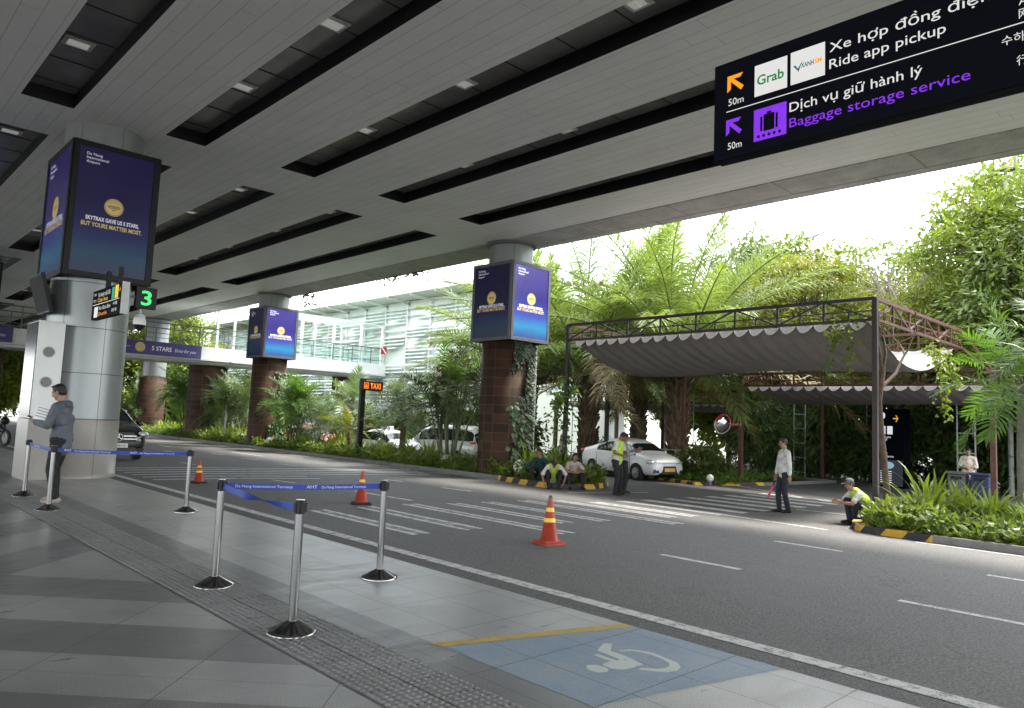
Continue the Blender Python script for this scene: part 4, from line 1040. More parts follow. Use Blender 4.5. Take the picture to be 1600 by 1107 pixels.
rlg = thing('guard_rail', 'low grey pipe railing beside the grass corner', 'railing', (0, 0, -.2))
g_ = MB()
pts = [(24.0, 14.3), (24.3, 16.2), (24.6, 18.0)]
for z in (.95, .5): g_.tube([(x, y, z) for x, y in pts], .03, 8)
for x, y in pts: g_.tube([(x, y, 0), (x, y, .95)], .03, 8)
g_.build('rail_pipes', M['grey'], rlg)
# slender ladder trellises for climbers
def trellis(label, x, y, h, zg, wd=.5, rot=0):
    t = thing('plant_trellis', label, 'trellis', (x, y, zg), rot, 'thin steel trellises')
    o = MB()
    for s in (-wd/2, wd/2): o.beam((0, s, 0), (0, s, h), .035)
    z = .35
    while z < h: o.beam((0, -wd/2, z), (0, wd/2, z), .03); z += .62
    o.build('ladder_frame', M['grey'], t)
for x, y, h, lab in [(32.6, 28.6, 3.6, 'thin ladder trellis behind the standing drivers, left of the palm trunk'), (32.8, 24.9, 4.1, 'thin ladder trellis left of the oil palm trunk, in front of the distant pergola'), (32.7, 21.0, 4.2, 'thin ladder trellis just left of the convex mirror'),
                     (31.2, 14.5, 3.7, 'thin ladder trellis in front of the dark hedge, right of the reddish post'), (31.6, 11.6, 3.5, 'thin ladder trellis behind the squatting man, left of the totem'), (26.6, 6.95, 3.1, 'thin ladder trellis behind the person by the bins')]:
    trellis(lab, x, y, h, -.4)
fl = thing('floodlight', 'square floodlight on a thin pole above the big tree at the top right', 'floodlight', (30.5, 6.6, -.4))
MB().lathe([(.09, 0), (.06, 12.0)], 12).build('mast', M['grey'], fl)
MB().box(-.15, -.35, 11.75, .12, .35, 12.35).build('lamp_housing', M['dgrey'], fl); MB().box(-.17, -.29, 11.8, -.152, .29, 12.3).build('lamp_glass', mat('lamp glass', (.55, .5, .36), .3), fl)
fx_ = thing('fire_hose_sign', 'small red and white prohibition board at the end of the bridge', 'sign', (28.5, 42.8, 5.85)); MB().box(-.22, -.05, 0, .22, 0, .5).build('board', M['red'], fx_); MB().beam((-.19, -.06, .46), (.19, -.06, .05), .02, .08).build('stripe', M['white'], fx_)
# ------------------------------------------------------------------ vehicles
M['tyre'] = mat('tyre rubber', (.014, .014, .015), .8); M['rim'] = mat('alloy rim', (.55, .56, .57), .3, .9); M['car_glass'] = glassy('car glass', (.012, .016, .018), .04, .7)
M['tail'] = mat('tail lamp red', (.40, .01, .015), .2, spec=.7, coat=1); M['lamp_clear'] = mat('headlamp glass', (.62, .64, .66), .12, .3, .1, 20, spec=.8, coat=1)
M['car_black'] = mat('car black trim', (.010, .010, .011), .45); M['gold_plate'] = mat('yellow plate', (.60, .36, .05), .5); M['white_plate'] = mat('white plate', (.72, .73, .70), .5)
def carpaint(name, c, coat=1.0, rough=.35, metal=0.0):
    return mat(name, c, rough, metal, .03, 1.0, coat=coat)
def split_by_material(me, base_mats):
    """one mesh per material index"""
    out = {}
    V = np.empty(len(me.vertices)*3, dtype=np.float32); me.vertices.foreach_get('co', V); V = V.reshape(-1, 3)
    groups = {}
    for p in me.polygons:
        k = p.material_index
        if k == 1 and p.center.x < 0: k = 5                     # the two sides' windows apart
        groups.setdefault(k, []).append(tuple(p.vertices))
    for k, fs in groups.items():
        idx = {}; vs = []; nf = []
        for f in fs:
            q = []
            for i in f:
                if i not in idx: idx[i] = len(vs); vs.append(tuple(V[i]))
                q.append(idx[i])
            nf.append(q)
        m2 = bpy.data.meshes.new('part'); m2.from_pydata(vs, [], nf); m2.polygons.foreach_set('use_smooth', [True]*len(nf)); m2.materials.append(base_mats[1 if k == 5 else k]); m2.update()
        out[k] = m2
    return out
def car(name, label, cat, loc, rotz, st, paint, wheels, wr=.30, track=.72, group='vehicles on the road', glass_rows=(), ws=(), rw=(), detail=None):
    """st: stations rear to front (y, zb, zbelt, ztop, w, wt); +y is forward"""
    t = thing(name, label, cat, loc, rotz, group)
    nS = len(st); sec = []
    for (y, zb, zs, zt, w_, wt) in st:
        half = [(0, zb), (w_*.80, zb), (w_*.965, zb+.09), (w_, zb+(zs-zb)*.55), (w_*.955, zs), (wt, zs+(zt-zs)*.86), (wt*.80, zt), (0, zt+.012)]
        sec.append([(x, y, z) for x, z in half]+[(-x, y, z) for x, z in half[-2:0:-1]])
    n = len(sec[0]); V = [p for s in sec for p in s]; F = []; mi = []
    nh = 8
    for i in range(nS-1):
        for k in range(n):
            F.append((i*n+k, i*n+(k+1) % n, (i+1)*n+(k+1) % n, (i+1)*n+k))
            kk = k if k < 7 else 13-k                       # mirrored band index 0..6
            tag_ = 0
            if kk == 4 and i in glass_rows: tag_ = 1
            if kk in (5, 6) and i in ws: tag_ = 2
            if kk in (5, 6) and i in rw: tag_ = 3
            if kk == 0: tag_ = 4
            mi.append(tag_)
    F.append(tuple(range(n-1, -1, -1))); mi.append(0); F.append(tuple(range((nS-1)*n, nS*n))); mi.append(0)
    me = bpy.data.meshes.new('cage'); me.from_pydata(V, [], F); bmats = [paint, M['car_glass'], M['car_glass'], M['car_glass'], M['car_black']]
    for m_ in bmats: me.materials.append(m_)
    me.polygons.foreach_set('material_index', mi); me.update()
    # centre the end caps on a fan so the subdivision stays smooth
    bm = bmesh.new(); bm.from_mesh(me); bm.faces.ensure_lookup_table()
    bmesh.ops.poke(bm, faces=[f for f in bm.faces if len(f.verts) > 4]); bmesh.ops.recalc_face_normals(bm, faces=bm.faces); bm.to_mesh(me); bm.free()
    o = bpy.data.objects.new('cage', me); C.objects.link(o)
    s = o.modifiers.new('s', 'SUBSURF'); s.levels = 2; s.render_levels = 2
    cuts = []
    for (y,) in [(w_,) for w_ in wheels]:
        for sx_ in (-1, 1):
            c = MB().tube([(sx_*(track-.16), y, wr), (sx_*(track+.5), y, wr)], wr*1.17, 28, 4, smooth=False)
            co = c.build('cut', bmats); cuts.append(co)
            b = o.modifiers.new('b', 'BOOLEAN'); b.object = co; b.operation = 'DIFFERENCE'; b.solver = 'EXACT'
    ev = evaluated(o)
    parts = split_by_material(ev, bmats)
    bpy.data.objects.remove(o)
    for c in cuts: bpy.data.objects.remove(c)
    nm = {0: 'body', 1: 'side_window', 2: 'windscreen', 3: 'rear_window', 4: 'underbody', 5: 'side_window'}
    body = None
    for k, m2 in parts.items():
        ob = link(nm[k], m2, t)
        m2.name = nm[k]
        if k == 0: body = ob
    wm = None
    for y in wheels:
        for sx_ in (-1, 1):
            if wm is None:
                Mw = Matrix.Rotation(PI/2, 4, 'Y')
                wm = MB().lathe([(wr*.64, -.10), (wr*.86, -.105), (wr*.97, -.085), (wr, -.04), (wr, .04), (wr*.97, .085), (wr*.86, .105), (wr*.64, .10)], 32, 0, Mw, caps=False).build('wheel', M['tyre'], t)
                rm = MB().lathe([(wr*.65, .085), (wr*.60, .095), (wr*.56, .05), (wr*.30, .04)], 32, 0, Mw, caps=False)
                for k in range(7):
                    a = 2*PI*k/7
                    for da in (-.11, .11):
                        rm.beam((.085, wr*.12*math.cos(a), wr*.12*math.sin(a)), (.085, wr*.60*math.cos(a+da), wr*.60*math.sin(a+da)), .030, .03, 0, (1, 0, 0))
                rm.lathe([(.001, .105), (wr*.17, .10), (wr*.17, .06)], 16, 0, Mw)
                ro = rm.build('rim', M['rim'], wm)
                bk = MB().lathe([(.001, .02), (wr*.63, .02)], 24, 0, Mw).build('brake_disc', M['dgrey'], wm)
                wm.location = (sx_*track, y, wr); wm.rotation_euler = (0, 0, 0 if sx_ > 0 else PI)
            else:
                w2 = dup(wm, (sx_*track, y, wr), 0 if sx_ > 0 else PI, parent=t)
    if detail: detail(t, body)
    return t
white_car = carpaint('white car paint', (.76, .77, .78)); dark_car = carpaint('black car paint', (.010, .010, .012), 1, .25); red_car = carpaint('red car paint', (.45, .02, .02)); bone_car = carpaint('pearl white paint', (.45, .45, .43))
def lampset(t, w_, yf, zf, yr, zr, big=1.0, tail=True):
    for s in (-1, 1):
        MB().sphere((s*w_*.80, yf, zf), .2*big, 16, 0, (1.05, .9, .42)).build('headlight', M['lamp_clear'], t)
        if tail: MB().sphere((s*w_*.84, yr, zr), .18, 14, 0, (.75, .9, .55)).build('tail_light', M['tail'], t)
def handles(t, w_, zs, ys, m):
    for s in (-1, 1):
        for y in ys: MB().box(s*w_-.012, y-.09, zs-.015, s*w_+.018, y+.09, zs+.015).build('door_handle', m, t, bevel=.006)
def mirrors(t, w_, y, z, m):
    for s in (-1, 1): MB().sphere((s*(w_+.10), y, z), .11, 14, 0, (1.0, .6, .75)).box(s*(w_-.05)-.05, y-.03, z-.06, s*(w_-.05)+.10, y+.03, z-.01).build('wing_mirror', m, t)
def seams(t, w_, ys, z0, z1):
    o = MB()
    for s in (-1, 1):
        for y in ys: o.box(s*w_-.004, y-.006, z0, s*w_+.004, y+.006, z1)
    o.build('door_seam', M['car_black'], t)
sedan = [(-2.12, .42, .80, .84, .66, .56), (-2.05, .30, .95, .99, .77, .66), (-1.85, .25, 1.02, 1.08, .82, .70), (-1.58, .22, 1.02, 1.13, .835, .66), (-1.05, .20, 1.00, 1.36, .84, .58), (-.62, .20, .985, 1.45, .84, .57),
         (-.50, .20, .98, 1.465, .84, .57), (0.0, .20, .96, 1.49, .84, .57), (.08, .20, .96, 1.488, .84, .57), (.50, .20, .945, 1.43, .84, .56), (.72, .20, .94, 1.37, .84, .57), (1.22, .20, .925, 1.03, .83, .67), (1.55, .21, .88, .965, .82, .66), (1.90, .22, .80, .87, .78, .62), (2.06, .26, .70, .76, .70, .55), (2.13, .36, .62, .66, .60, .48)]
def sedan_detail(t, body):
    lampset(t, .80, 1.86, .71, -2.0, .93); handles(t, .835, .86, (.05, -.85), M['white']); mirrors(t, .82, .78, 1.0, white_car); seams(t, .838, (.95, -.02, -1.0), .34, .92)
    MB().prism([(-.36, .0), (.36, .0), (.28, .26), (-.28, .26)], 0, .03, 0, Matrix.Translation((0, 2.10, .32)) @ Matrix.Rotation(PI/2, 4, 'X') @ Matrix.Translation((0, 0, -.045))).build('grille', M['car_black'], t)
    for s in (-1, 1): MB().prism([(-.12, 0), (.12, 0), (.08, .13), (-.08, .13)], 0, .03, 0, Matrix.Translation((s*.58, 2.075, .34)) @ Matrix.Rotation(R(-12*s), 4, 'Z') @ Matrix.Rotation(PI/2, 4, 'X') @ Matrix.Translation((0, 0, -.03))).build('fog_lamp_recess', M['car_black'], t)
    MB().beam((-.30, 2.135, .60), (.30, 2.135, .60), .02, .035).beam((-.52, 2.12, .70), (.52, 2.12, .70), .015, .02).build('chrome_bar', M['chrome'], t)
    MB().box(-.24, 2.14, .40, .24, 2.155, .52).build('number_plate', M['gold_plate'], t)
    MB().beam((0, -1.4, 1.17), (0, -1.62, 1.28), .05).build('roof_fin', white_car, t)
car('white_sedan', 'clean white sedan with a yellow plate parked behind the standing drivers', 'car', (22.55, 17.0, -.34), PI+R(-13), sedan, white_car, (1.28, -1.27), .30, .74, 'cars', (4, 5, 6, 7, 8, 9, 10), (10,), (3, 4), sedan_detail)
suv = [(-2.3, .5, .9, .95, .75, .6), (-2.2, .36, 1.10, 1.55, .86, .66), (-1.9, .30, 1.12, 1.66, .92, .66), (-1.2, .28, 1.10, 1.70, .94, .67), (-.3, .28, 1.08, 1.71, .94, .67), (-.2, .28, 1.08, 1.71, .94, .67), (.55, .28, 1.06, 1.64, .94, .66), (.75, .28, 1.06, 1.56, .94, .66), (1.35, .28, 1.05, 1.14, .93, .76), (1.75, .28, 1.0, 1.09, .92, .74), (2.1, .29, .92, .99, .87, .70), (2.28, .32, .80, .86, .78, .62), (2.34, .40, .70, .74, .66, .52)]
def suv_detail(t, body):
    lampset(t, .88, 2.10, .82, -2.2, 1.0, 1.15); mirrors(t, .92, .85, 1.12, dark_car); handles(t, .935, 1.0, (0, -1.0), M['chrome'])
    MB().prism([(-.52, .0), (.52, .0), (.44, .30), (-.44, .30)], 0, .05, 0, Matrix.Translation((0, 2.31, .58)) @ Matrix.Rotation(PI/2, 4, 'X') @ Matrix.Translation((0, 0, -.06))).build('grille', M['car_black'], t)
    g_ = MB()
    for z in (.68, .77): g_.beam((-.50, 2.375, z), (-.13, 2.375, z), .02, .03).beam((.13, 2.375, z), (.50, 2.375, z), .02, .03)
    g_.build('grille_bar', M['chrome'], t)
    st_ = MB(); Mr = Matrix.Translation((0, 2.39, .725)) @ Matrix.Rotation(-PI/2, 4, 'X')
    st_.lathe([(.115, 0), (.118, .012), (.100, .012), (.098, 0)], 28, 0, Mr, caps=False)
    for k in range(3):
        a = PI/2+k*2*PI/3; st_.beam((0, 2.398, .725), (.105*math.cos(a), 2.398, .725+.105*math.sin(a)), .022, .012, 0, (0, 1, 0))
    st_.build('emblem', M['chrome'], t)
    MB().box(-.27, 2.38, .42, .27, 2.395, .55).build('number_plate', M['white_plate'], t)
    text('plate_text', '77A·084.67', .10, M['car_black'], t, (.24, 2.3965, .45), (-1, 0, 0), (0, 0, 1), width=.48)
    MB().beam((-.75, 2.33, .36), (.75, 2.33, .36), .03, .05).box(-.5, 2.30, .30, .5, 2.36, .42).build('lower_intake', M['car_black'], t)
    for s in (-1, 1): MB().beam((s*.90, 1.36, 1.10), (s*.665, .62, 1.63), .03).build('chrome_pillar_trim', M['chrome'], t)
car('black_suv', 'black suv with a round star emblem, half hidden by the near silver column', 'car', (6.95, 26.75, -.13), PI, suv, dark_car, (1.42, -1.40), .36, .82, 'cars', (1, 2, 3, 4, 5, 6), (7,), (0,), suv_detail)
def taxi_detail(t, body):
    lampset(t, .80, 1.90, .69, -2.0, .90); mirrors(t, .82, .78, 1.0, white_car); seams(t, .838, (.95, -.02, -1.0), .34, .92); handles(t, .835, .86, (.05, -.85), M['white'])
    MB().box(-.30, -.10, 1.49, .30, .10, 1.62).build('roof_sign', M['white'], t, bevel=.03)
    MB().box(-.24, 2.14, .40, .24, 2.155, .52).build('number_plate', M['gold_plate'], t); MB().box(-.4, 2.09, .30, .4, 2.135, .56).build('grille', M['car_black'], t)
car('white_taxi', 'white taxi with roof sign, half hidden by plants next to the TAXI post', 'car', (19.3, 28.3, -.48), PI, sedan, white_car, (1.28, -1.27), .30, .74, 'cars', (4, 5, 6, 7, 8, 9, 10), (10,), (3, 4), taxi_detail)
van = [(-2.2, .45, .9, .95, .72, .6), (-2.15, .32, 1.05, 1.55, .84, .70), (-2.0, .27, 1.08, 1.74, .89, .74), (-1.1, .26, 1.07, 1.80, .90, .74), (-.95, .26, 1.07, 1.80, .90, .74), (.1, .26, 1.05, 1.80, .90, .74), (.25, .26, 1.05, 1.79, .90, .74), (.85, .26, 1.04, 1.66, .90, .72), (1.05, .26, 1.04, 1.56, .90, .72), (1.6, .27, 1.0, 1.10, .88, .72), (1.95, .29, .88, .95, .82, .66), (2.12, .34, .74, .80, .70, .55)]
def van_detail(t, body):
    lampset(t, .84, 1.88, .84, -2.05, 1.05); mirrors(t, .90, 1.1, 1.12, bone_car); handles(t, .90, .98, (.2, -.9), M['white']); seams(t, .90, (1.0, .15, -1.05), .36, 1.02)
car('white_people_carrier', 'pearl white people carrier behind the palm stems, left of the right tiled pillar', 'car', (21.3, 26.3, -.46), R(8), van, bone_car, (1.3, -1.3), .32, .78, 'cars', (1, 2, 3, 4, 5, 6, 7), (8,), (0,), van_detail)
def red_detail(t, body):
    lampset(t, .80, 1.90, .69, -2.0, .90); mirrors(t, .82, .78, 1.0, red_car); MB().box(-.30, -.10, 1.49, .30, .10, 1.60).build('roof_sign', M['white'], t, bevel=.03)
car('red_car', 'red taxi mostly hidden by leaves between the palms', 'car', (18.9, 34.6, -.52), PI, sedan, red_car, (1.28, -1.27), .30, .74, 'cars', (4, 5, 6, 7, 8, 9, 10), (10,), (3, 4), red_detail)

# parked motorbike at the left edge
mb_ = thing('parked_motorbike', 'dark parked motorbike cut by the left edge of the picture', 'motorbike', (4.85, 31.0, 0.0), R(200))
MB().tube([(0, .62, .52), (0, .3, .62), (0, -.2, .55), (0, -.62, .70)], [.07, .13, .15, .09], 12).build('frame', M['black'], mb_); MB().tube([(0, .12, .78), (0, -.15, .80), (0, -.62, .86)], [.07, .12, .10], 12).build('seat', M['black_matt'], mb_)
for y in (.68, -.62): 
    w_ = MB().lathe([(.20, -.045), (.27, -.04), (.285, 0), (.27, .04), (.20, .045)], 24, 0, Matrix.Translation((0, y, .285)) @ Matrix.Rotation(PI/2, 4, 'Y'), caps=False).build('wheel', M['tyre'], mb_)
    MB().lathe([(.02, .03), (.20, .02)], 20, 0, Matrix.Translation((0, y, .285)) @ Matrix.Rotation(PI/2, 4, 'Y')).build('rim', M['dgrey'], w_)
MB().tube([(0, .66, .30), (0, .48, .98)], .04, 8).sphere((0, .56, .86), .14, 12).build('front_fork', M['black'], mb_)
hb = MB().tube([(-.34, .36, 1.02), (-.1, .47, 1.0), (.1, .47, 1.0), (.34, .36, 1.02)], .018, 8); 
for s in (-1, 1): hb.tube([(s*.25, .40, 1.02), (s*.33, .44, 1.20)], .008, 6).sphere((s*.34, .44, 1.24), .075, 12, 0, (1, .35, .8))
hb.build('handlebar', M['black'], mb_)
# ------------------------------------------------------------------ people
def capsule(mb, a, b, ra, rb=None, n=12):
    a, b = Vector(a), Vector(b); rb = ra if rb is None else rb
    d = b-a; Ln = d.length
    if Ln < 1e-5: return mb.sphere(a, ra, n)
    q = d.to_track_quat('Z', 'Y').to_matrix().to_4x4(); q.translation = a
    prof = [(ra*math.sin(PI/2*k/3)+1e-5, -ra*math.cos(PI/2*k/3)) for k in range(4)]+[(rb*math.cos(PI/2*k/3)+1e-5, Ln+rb*math.sin(PI/2*k/3)) for k in range(4)]
    return mb.lathe(prof, n, 0, q, True, False)
def ellipsoid(mb, c, r, rot=None, n=14):
    Mx = Matrix.Translation(c) @ (rot.to_4x4() if rot else Matrix.Identity(4)) @ Matrix.Diagonal((*r, 1))
    k = n//2
    return mb.lathe([(max(1e-5, math.sin(PI*i/k)), -math.cos(PI*i/k)) for i in range(k+1)], n, 0, Mx, True, False)
def blob(name, mb, voxel, m, parent, smooth=4):
    o = mb.build('tmp', m); r = o.modifiers.new('r', 'REMESH'); r.mode = 'VOXEL'; r.voxel_size = voxel; r.use_smooth_shade = True
    s = o.modifiers.new('s', 'SMOOTH'); s.iterations = smooth; s.factor = .5
    me = evaluated(o); bpy.data.objects.remove(o); me.name = name
    me.materials.clear(); me.materials.append(m)
    return link(name, me, parent)
def ik(a, t, l1, l2, pole):
    a, t = Vector(a), Vector(t); d = t-a; L_ = min(d.length, (l1+l2)*.999); dn = d.normalized(); t = a+dn*L_
    x = (l1*l1-l2*l2+L_*L_)/(2*L_); h = math.sqrt(max(0, l1*l1-x*x)); p = Vector(pole); p = (p-dn*p.dot(dn)).normalized()
    return a+dn*x+p*h, t
def hand(mb, wpos, d, n_, side, curl=.6, s=1.0):
    """palm, four fingers of different length, thumb off the side; d fingers, n_ palm normal"""
    d = Vector(d).normalized(); n_ = Vector(n_); n_ = (n_-d*n_.dot(d)).normalized(); x = d.cross(n_)*side
    K = []
    for i, o in enumerate((-.030, -.010, .010, .029)):
        k = Vector(wpos)+d*(.085-abs(o)*.25)*s+x*o*s; K.append(k); capsule(mb, Vector(wpos)+x*o*.6*s, k, .0165*s, .0125*s, 8)
    for i, (k, ln) in enumerate(zip(K, (.060, .076, .080, .068))):
        d1 = (d*math.cos(curl*.7)+n_*math.sin(curl*.7)); d2 = (d*math.cos(curl*1.7)+n_*math.sin(curl*1.7))
        m_ = k+d1*ln*.5*s; capsule(mb, k, m_, .0098*s, .009*s, 7); capsule(mb, m_, m_+d2*ln*.5*s, .009*s, .0075*s, 7)
    b = Vector(wpos)+d*.025*s-x*.025*s*(-1)
    t1 = b+(d*.6+x*.75+n_*.25).normalized()*.042*s; capsule(mb, b, t1, .0135*s, .011*s, 7); capsule(mb, t1, t1+(d*.85+x*.25+n_*.4).normalized()*.03*s, .011*s, .009*s, 7)
SKIN = {}
def skin(c):
    k = tuple(c)
    if k not in SKIN:
        m, t, b = new_mat('skin %d' % len(SKIN)); f = noise_tex(t, 9, 4); L(t, ramp(t, f, [(.3, tuple(v*.85 for v in c)), (.7, tuple(v*1.1 for v in c))]), b.inputs['Base Color']); b.inputs['Roughness'].default_value = .55
        b.inputs['Subsurface Weight'].default_value = .08; b.inputs['Subsurface Radius'].default_value = (.01, .004, .002); SKIN[k] = m
    return SKIN[k]
M['hair'] = mat('black hair', (.010, .008, .008), .5, 0, .4, 60, .3); M['shoe'] = mat('dark shoes', (.015, .014, .014), .5); M['eye'] = mat('dark eye', (.01, .008, .008), .2); M['lip'] = mat('lips', (.22, .09, .075), .5)
def person(label, loc, rotz, H, pose, wear, group=None, vox=.0085):
    """faces local +Y; pose gives pelvis, lean, head, hands and feet targets at 1.70 m stature"""
    t = thing('person', label, 'person', loc, rotz, group)
    k = H/1.70; t.scale = (k,)*3
    P = Vector(pose.get('pelvis', (0, 0, .92))); lean = pose.get('lean', 0.03); side_l = pose.get('side', 0.0); tw = pose.get('twist', 0.0)
    curl_b = pose.get('curl', 0.0)
    def up_at(a): return Vector((math.sin(side_l), math.sin(a)*math.cos(side_l), math.cos(a)*math.cos(side_l)))
    chest = P+up_at(lean)*.30; sh = chest+up_at(lean+curl_b)*.20; nk = sh+up_at(lean+curl_b*1.2)*.055
    X = Vector((math.cos(tw), math.sin(tw), 0)); Xp = Vector((1, 0, 0))
    fwd_c = up_at(lean+curl_b+PI/2)*-1 if False else Vector((0, math.cos(lean+curl_b), -math.sin(lean+curl_b)))
    hp, hy, hr = pose.get('head', (0.1, 0, 0))               # pitch down, yaw, roll
    Rh = Matrix.Rotation(hy, 3, 'Z') @ Matrix.Rotation(-hp, 3, 'X') @ Matrix.Rotation(hr, 3, 'Y')
    hb = nk+Vector((0, math.sin(lean+curl_b*1.3)*.06, math.cos(lean+curl_b*1.3)*.06)); hc = hb+Rh @ Vector((0, .018, .105))
    hips = [P+Xp*s*.088 for s in (-1, 1)]; shl = [sh+X*s*.175-Vector((0, 0, .015)) for s in (-1, 1)]
    feet = pose.get('feet', [(-.10, 0, .075), (.10, 0, .075)]); kp = pose.get('knee', [(-.1, 1, 0), (.1, 1, 0)])
    hands = pose.get('hands', [(-.27, .03, .78), (.27, .03, .78)]); ep = pose.get('elbow', [(-.4, -1, -.2), (.4, -1, -.2)])
    fdir = pose.get('fdir', [(-.12, 1, 0), (.12, 1, 0)])
    legs = [ik(hips[i], feet[i], .43, .43, kp[i]) for i in (0, 1)]; arms = [ik(shl[i], hands[i], .285, .255, ep[i]) for i in (0, 1)]
    hd = pose.get('hdir', [None, None]); hn = pose.get('hnorm', [(1, 0, 0), (-1, 0, 0)]); hc_ = pose.get('hcurl', [.5, .5])
    b = MB()
    # head
    ellipsoid(b, hc+Rh @ Vector((0, -.012, .03)), (.074, .092, .086), Rh); ellipsoid(b, hc+Rh @ Vector((0, .018, -.035)), (.060, .070, .080), Rh); ellipsoid(b, hc+Rh @ Vector((0, .052, -.085)), (.034, .030, .026), Rh)
    capsule(b, hc+Rh @ Vector((0, .082, .012)), hc+Rh @ Vector((0, .102, -.022)), .009, .014, 8); 
    for s in (-1, 1): ellipsoid(b, hc+Rh @ Vector((s*.077, -.012, -.008)), (.012, .02, .032), Rh, 8); ellipsoid(b, hc+Rh @ Vector((s*.034, .068, .027)), (.024, .014, .010), Rh, 8)
    capsule(b, nk-Vector((0, 0, .04)), hb+Rh @ Vector((0, .0, .04)), .060, .053)
    # torso and limbs
    for s in (-1, 1): capsule(b, shl[(s+1)//2], sh+X*s*.05, .055, .075)
    capsule(b, P, chest, .115, .115); capsule(b, chest-X*.06, chest+X*.06, .115); capsule(b, hips[0], hips[1], .105)
    capsule(b, chest, sh, .12, .09)
    for i in (0, 1):
        kn, an = legs[i]; capsule(b, hips[i], kn, .085, .055); capsule(b, kn, kn.lerp(an, .35)+(Vector((0, -.012, 0))), .054, .055); capsule(b, kn.lerp(an, .3), an, .052, .038)
        f = Vector(fdir[i]).normalized(); capsule(b, an-Vector((0, 0, .03)), an+f*.15-Vector((0, 0, .045)), .038, .028)
        el, wr_ = arms[i]; capsule(b, shl[i], el, .050, .040); capsule(b, el, wr_, .041, .028)
        d = Vector(hd[i]) if hd[i] else (wr_-el); hand(b, wr_+d.normalized()*.01, d, hn[i], 1 if i else -1, hc_[i])
    body = blob('body', b, vox, skin(wear.get('skin', (.30, .17, .11))), t, 3)
    ey = MB()
    for s in (-1, 1): ellipsoid(ey, hc+Rh @ Vector((s*.032, .078, .014)), (.013, .008, .006), Rh, 8)
    ey.build('eyes', M['eye'], body); mo_ = MB(); ellipsoid(mo_, hc+Rh @ Vector((0, .083, -.055)), (.022, .008, .006), Rh, 8); mo_.build('mouth', M['lip'], body)
    # hair
    h = MB(); ellipsoid(h, hc+Rh @ Vector((0, -.022, .045)), (.081, .096, .086), Rh); ellipsoid(h, hc+Rh @ Vector((0, -.045, .0)), (.077, .066, .075), Rh)
    for s in (-1, 1): ellipsoid(h, hc+Rh @ Vector((s*.066, -.012, .045)), (.018, .05, .05), Rh)
    ellipsoid(h, hc+Rh @ Vector((0, .035, .102)), (.058, .040, .022), Rh)
    if wear.get('long'): capsule(h, hc+Rh @ Vector((0, -.07, 0)), hc+Rh @ Vector((0, -.10, -.2)), .06, .05)
    blob('hair', h, vox, M['hair'], t, 2)
    # shirt
    s_ = MB(); e = .014; sl_ = wear.get('sleeve', .55); low = wear.get('hem', .04)
    capsule(s_, P-up_at(lean)*low, chest, .128+e, .122+e); capsule(s_, chest-X*.065, chest+X*.065, .115+e); capsule(s_, hips[0].lerp(hips[1], .12)+up_at(lean)*.05, hips[1].lerp(hips[0], .12)+up_at(lean)*.05, .112+e)
    capsule(s_, chest, sh, .125+e, .085+e); capsule(s_, sh, nk-Vector((0, 0, .02)), .085, .062)
    for i in (0, 1):
        el, wr_ = arms[i]; capsule(s_, shl[i], sh+X*(i*2-1)*.05, .060+e*.5, .080+e*.4)
        if sl_ <= 1: capsule(s_, shl[i], shl[i].lerp(el, sl_), .054+e, .050+e)
        else: capsule(s_, shl[i], el, .053+e, .047+e); capsule(s_, el, el.lerp(wr_, sl_-1), .046+e, .036+e)
    sh_o = blob('shirt', s_, vox*1.1, wear['shirt'], t, 4)
    col_ = MB()
    for a in range(8):
        a0, a1 = 2*PI*a/8, 2*PI*(a+1)/8
        capsule(col_, nk+Vector((.062*math.cos(a0), .062*math.sin(a0), -.012+.014*math.sin(a0)*-1)), nk+Vector((.062*math.cos(a1), .062*math.sin(a1), -.012-.014*math.sin(a1))), .016 if not wear.get('hood') else .026)
    if wear.get('hood'): ellipsoid(col_, nk+Vector((0, -.085, -.02)), (.10, .055, .06)); 
    blob('hood' if wear.get('hood') else 'collar', col_, vox, wear['shirt'], t, 3)
    if wear.get('vest'):
        v = MB(); e2 = .026
        capsule(v, P+up_at(lean)*.02, chest, .126+e2, .121+e2); capsule(v, chest-X*.06, chest+X*.06, .115+e2); capsule(v, chest, sh+up_at(lean)*-.0, .125+e2, .085+e2)
        for s in (-1, 1): capsule(v, sh+X*s*.06, sh+X*s*.115, .088, .080)
        vo = blob('safety_vest', v, vox*1.1, wear['vest'], t, 4)
    # trousers
    tr = MB(); capsule(tr, hips[0], hips[1], .115); capsule(tr, P, P+up_at(lean)*.06, .118, .122)
    for i in (0, 1):
        kn, an = legs[i]; capsule(tr, hips[i], kn, .100, .073); capsule(tr, kn, an+(kn-an).normalized()*.02, .072, .060)
    blob('trousers', tr, vox*1.1, wear['trousers'], t, 4)
    for i in (0, 1):
        an = legs[i][1]; f = Vector(fdir[i]).normalized(); so = MB(); z = Vector((0, 0, 1))
        capsule(so, an-z*.032-f*.045, an+f*.10-z*.036, .042, .040); capsule(so, an+f*.08-z*.042, an+f*.165-z*.046, .038, .030); capsule(so, an-z*.02, an+z*.01, .045, .043)
        blob('shoe', so, vox, wear.get('shoe', M['shoe']), t, 3)
    return t, dict(hc=hc, Rh=Rh, arms=arms, sh=sh, chest=chest, P=P, up=up_at, nk=nk)
def cloth(name, c, rough=.85):
    m = mat(name, c, rough, 0, .18, 7); t = m.node_tree; b = t.nodes['Principled BSDF']
    bump(t, b, math_(t, 'ADD', noise_tex(t, 5, 3, .5, vscale=(1, 1, 2.2)), math_(t, 'MULTIPLY', noise_tex(t, 16, 3, .6, vscale=(1, 1, 1.8)), .4)), .9, .05)
    return m
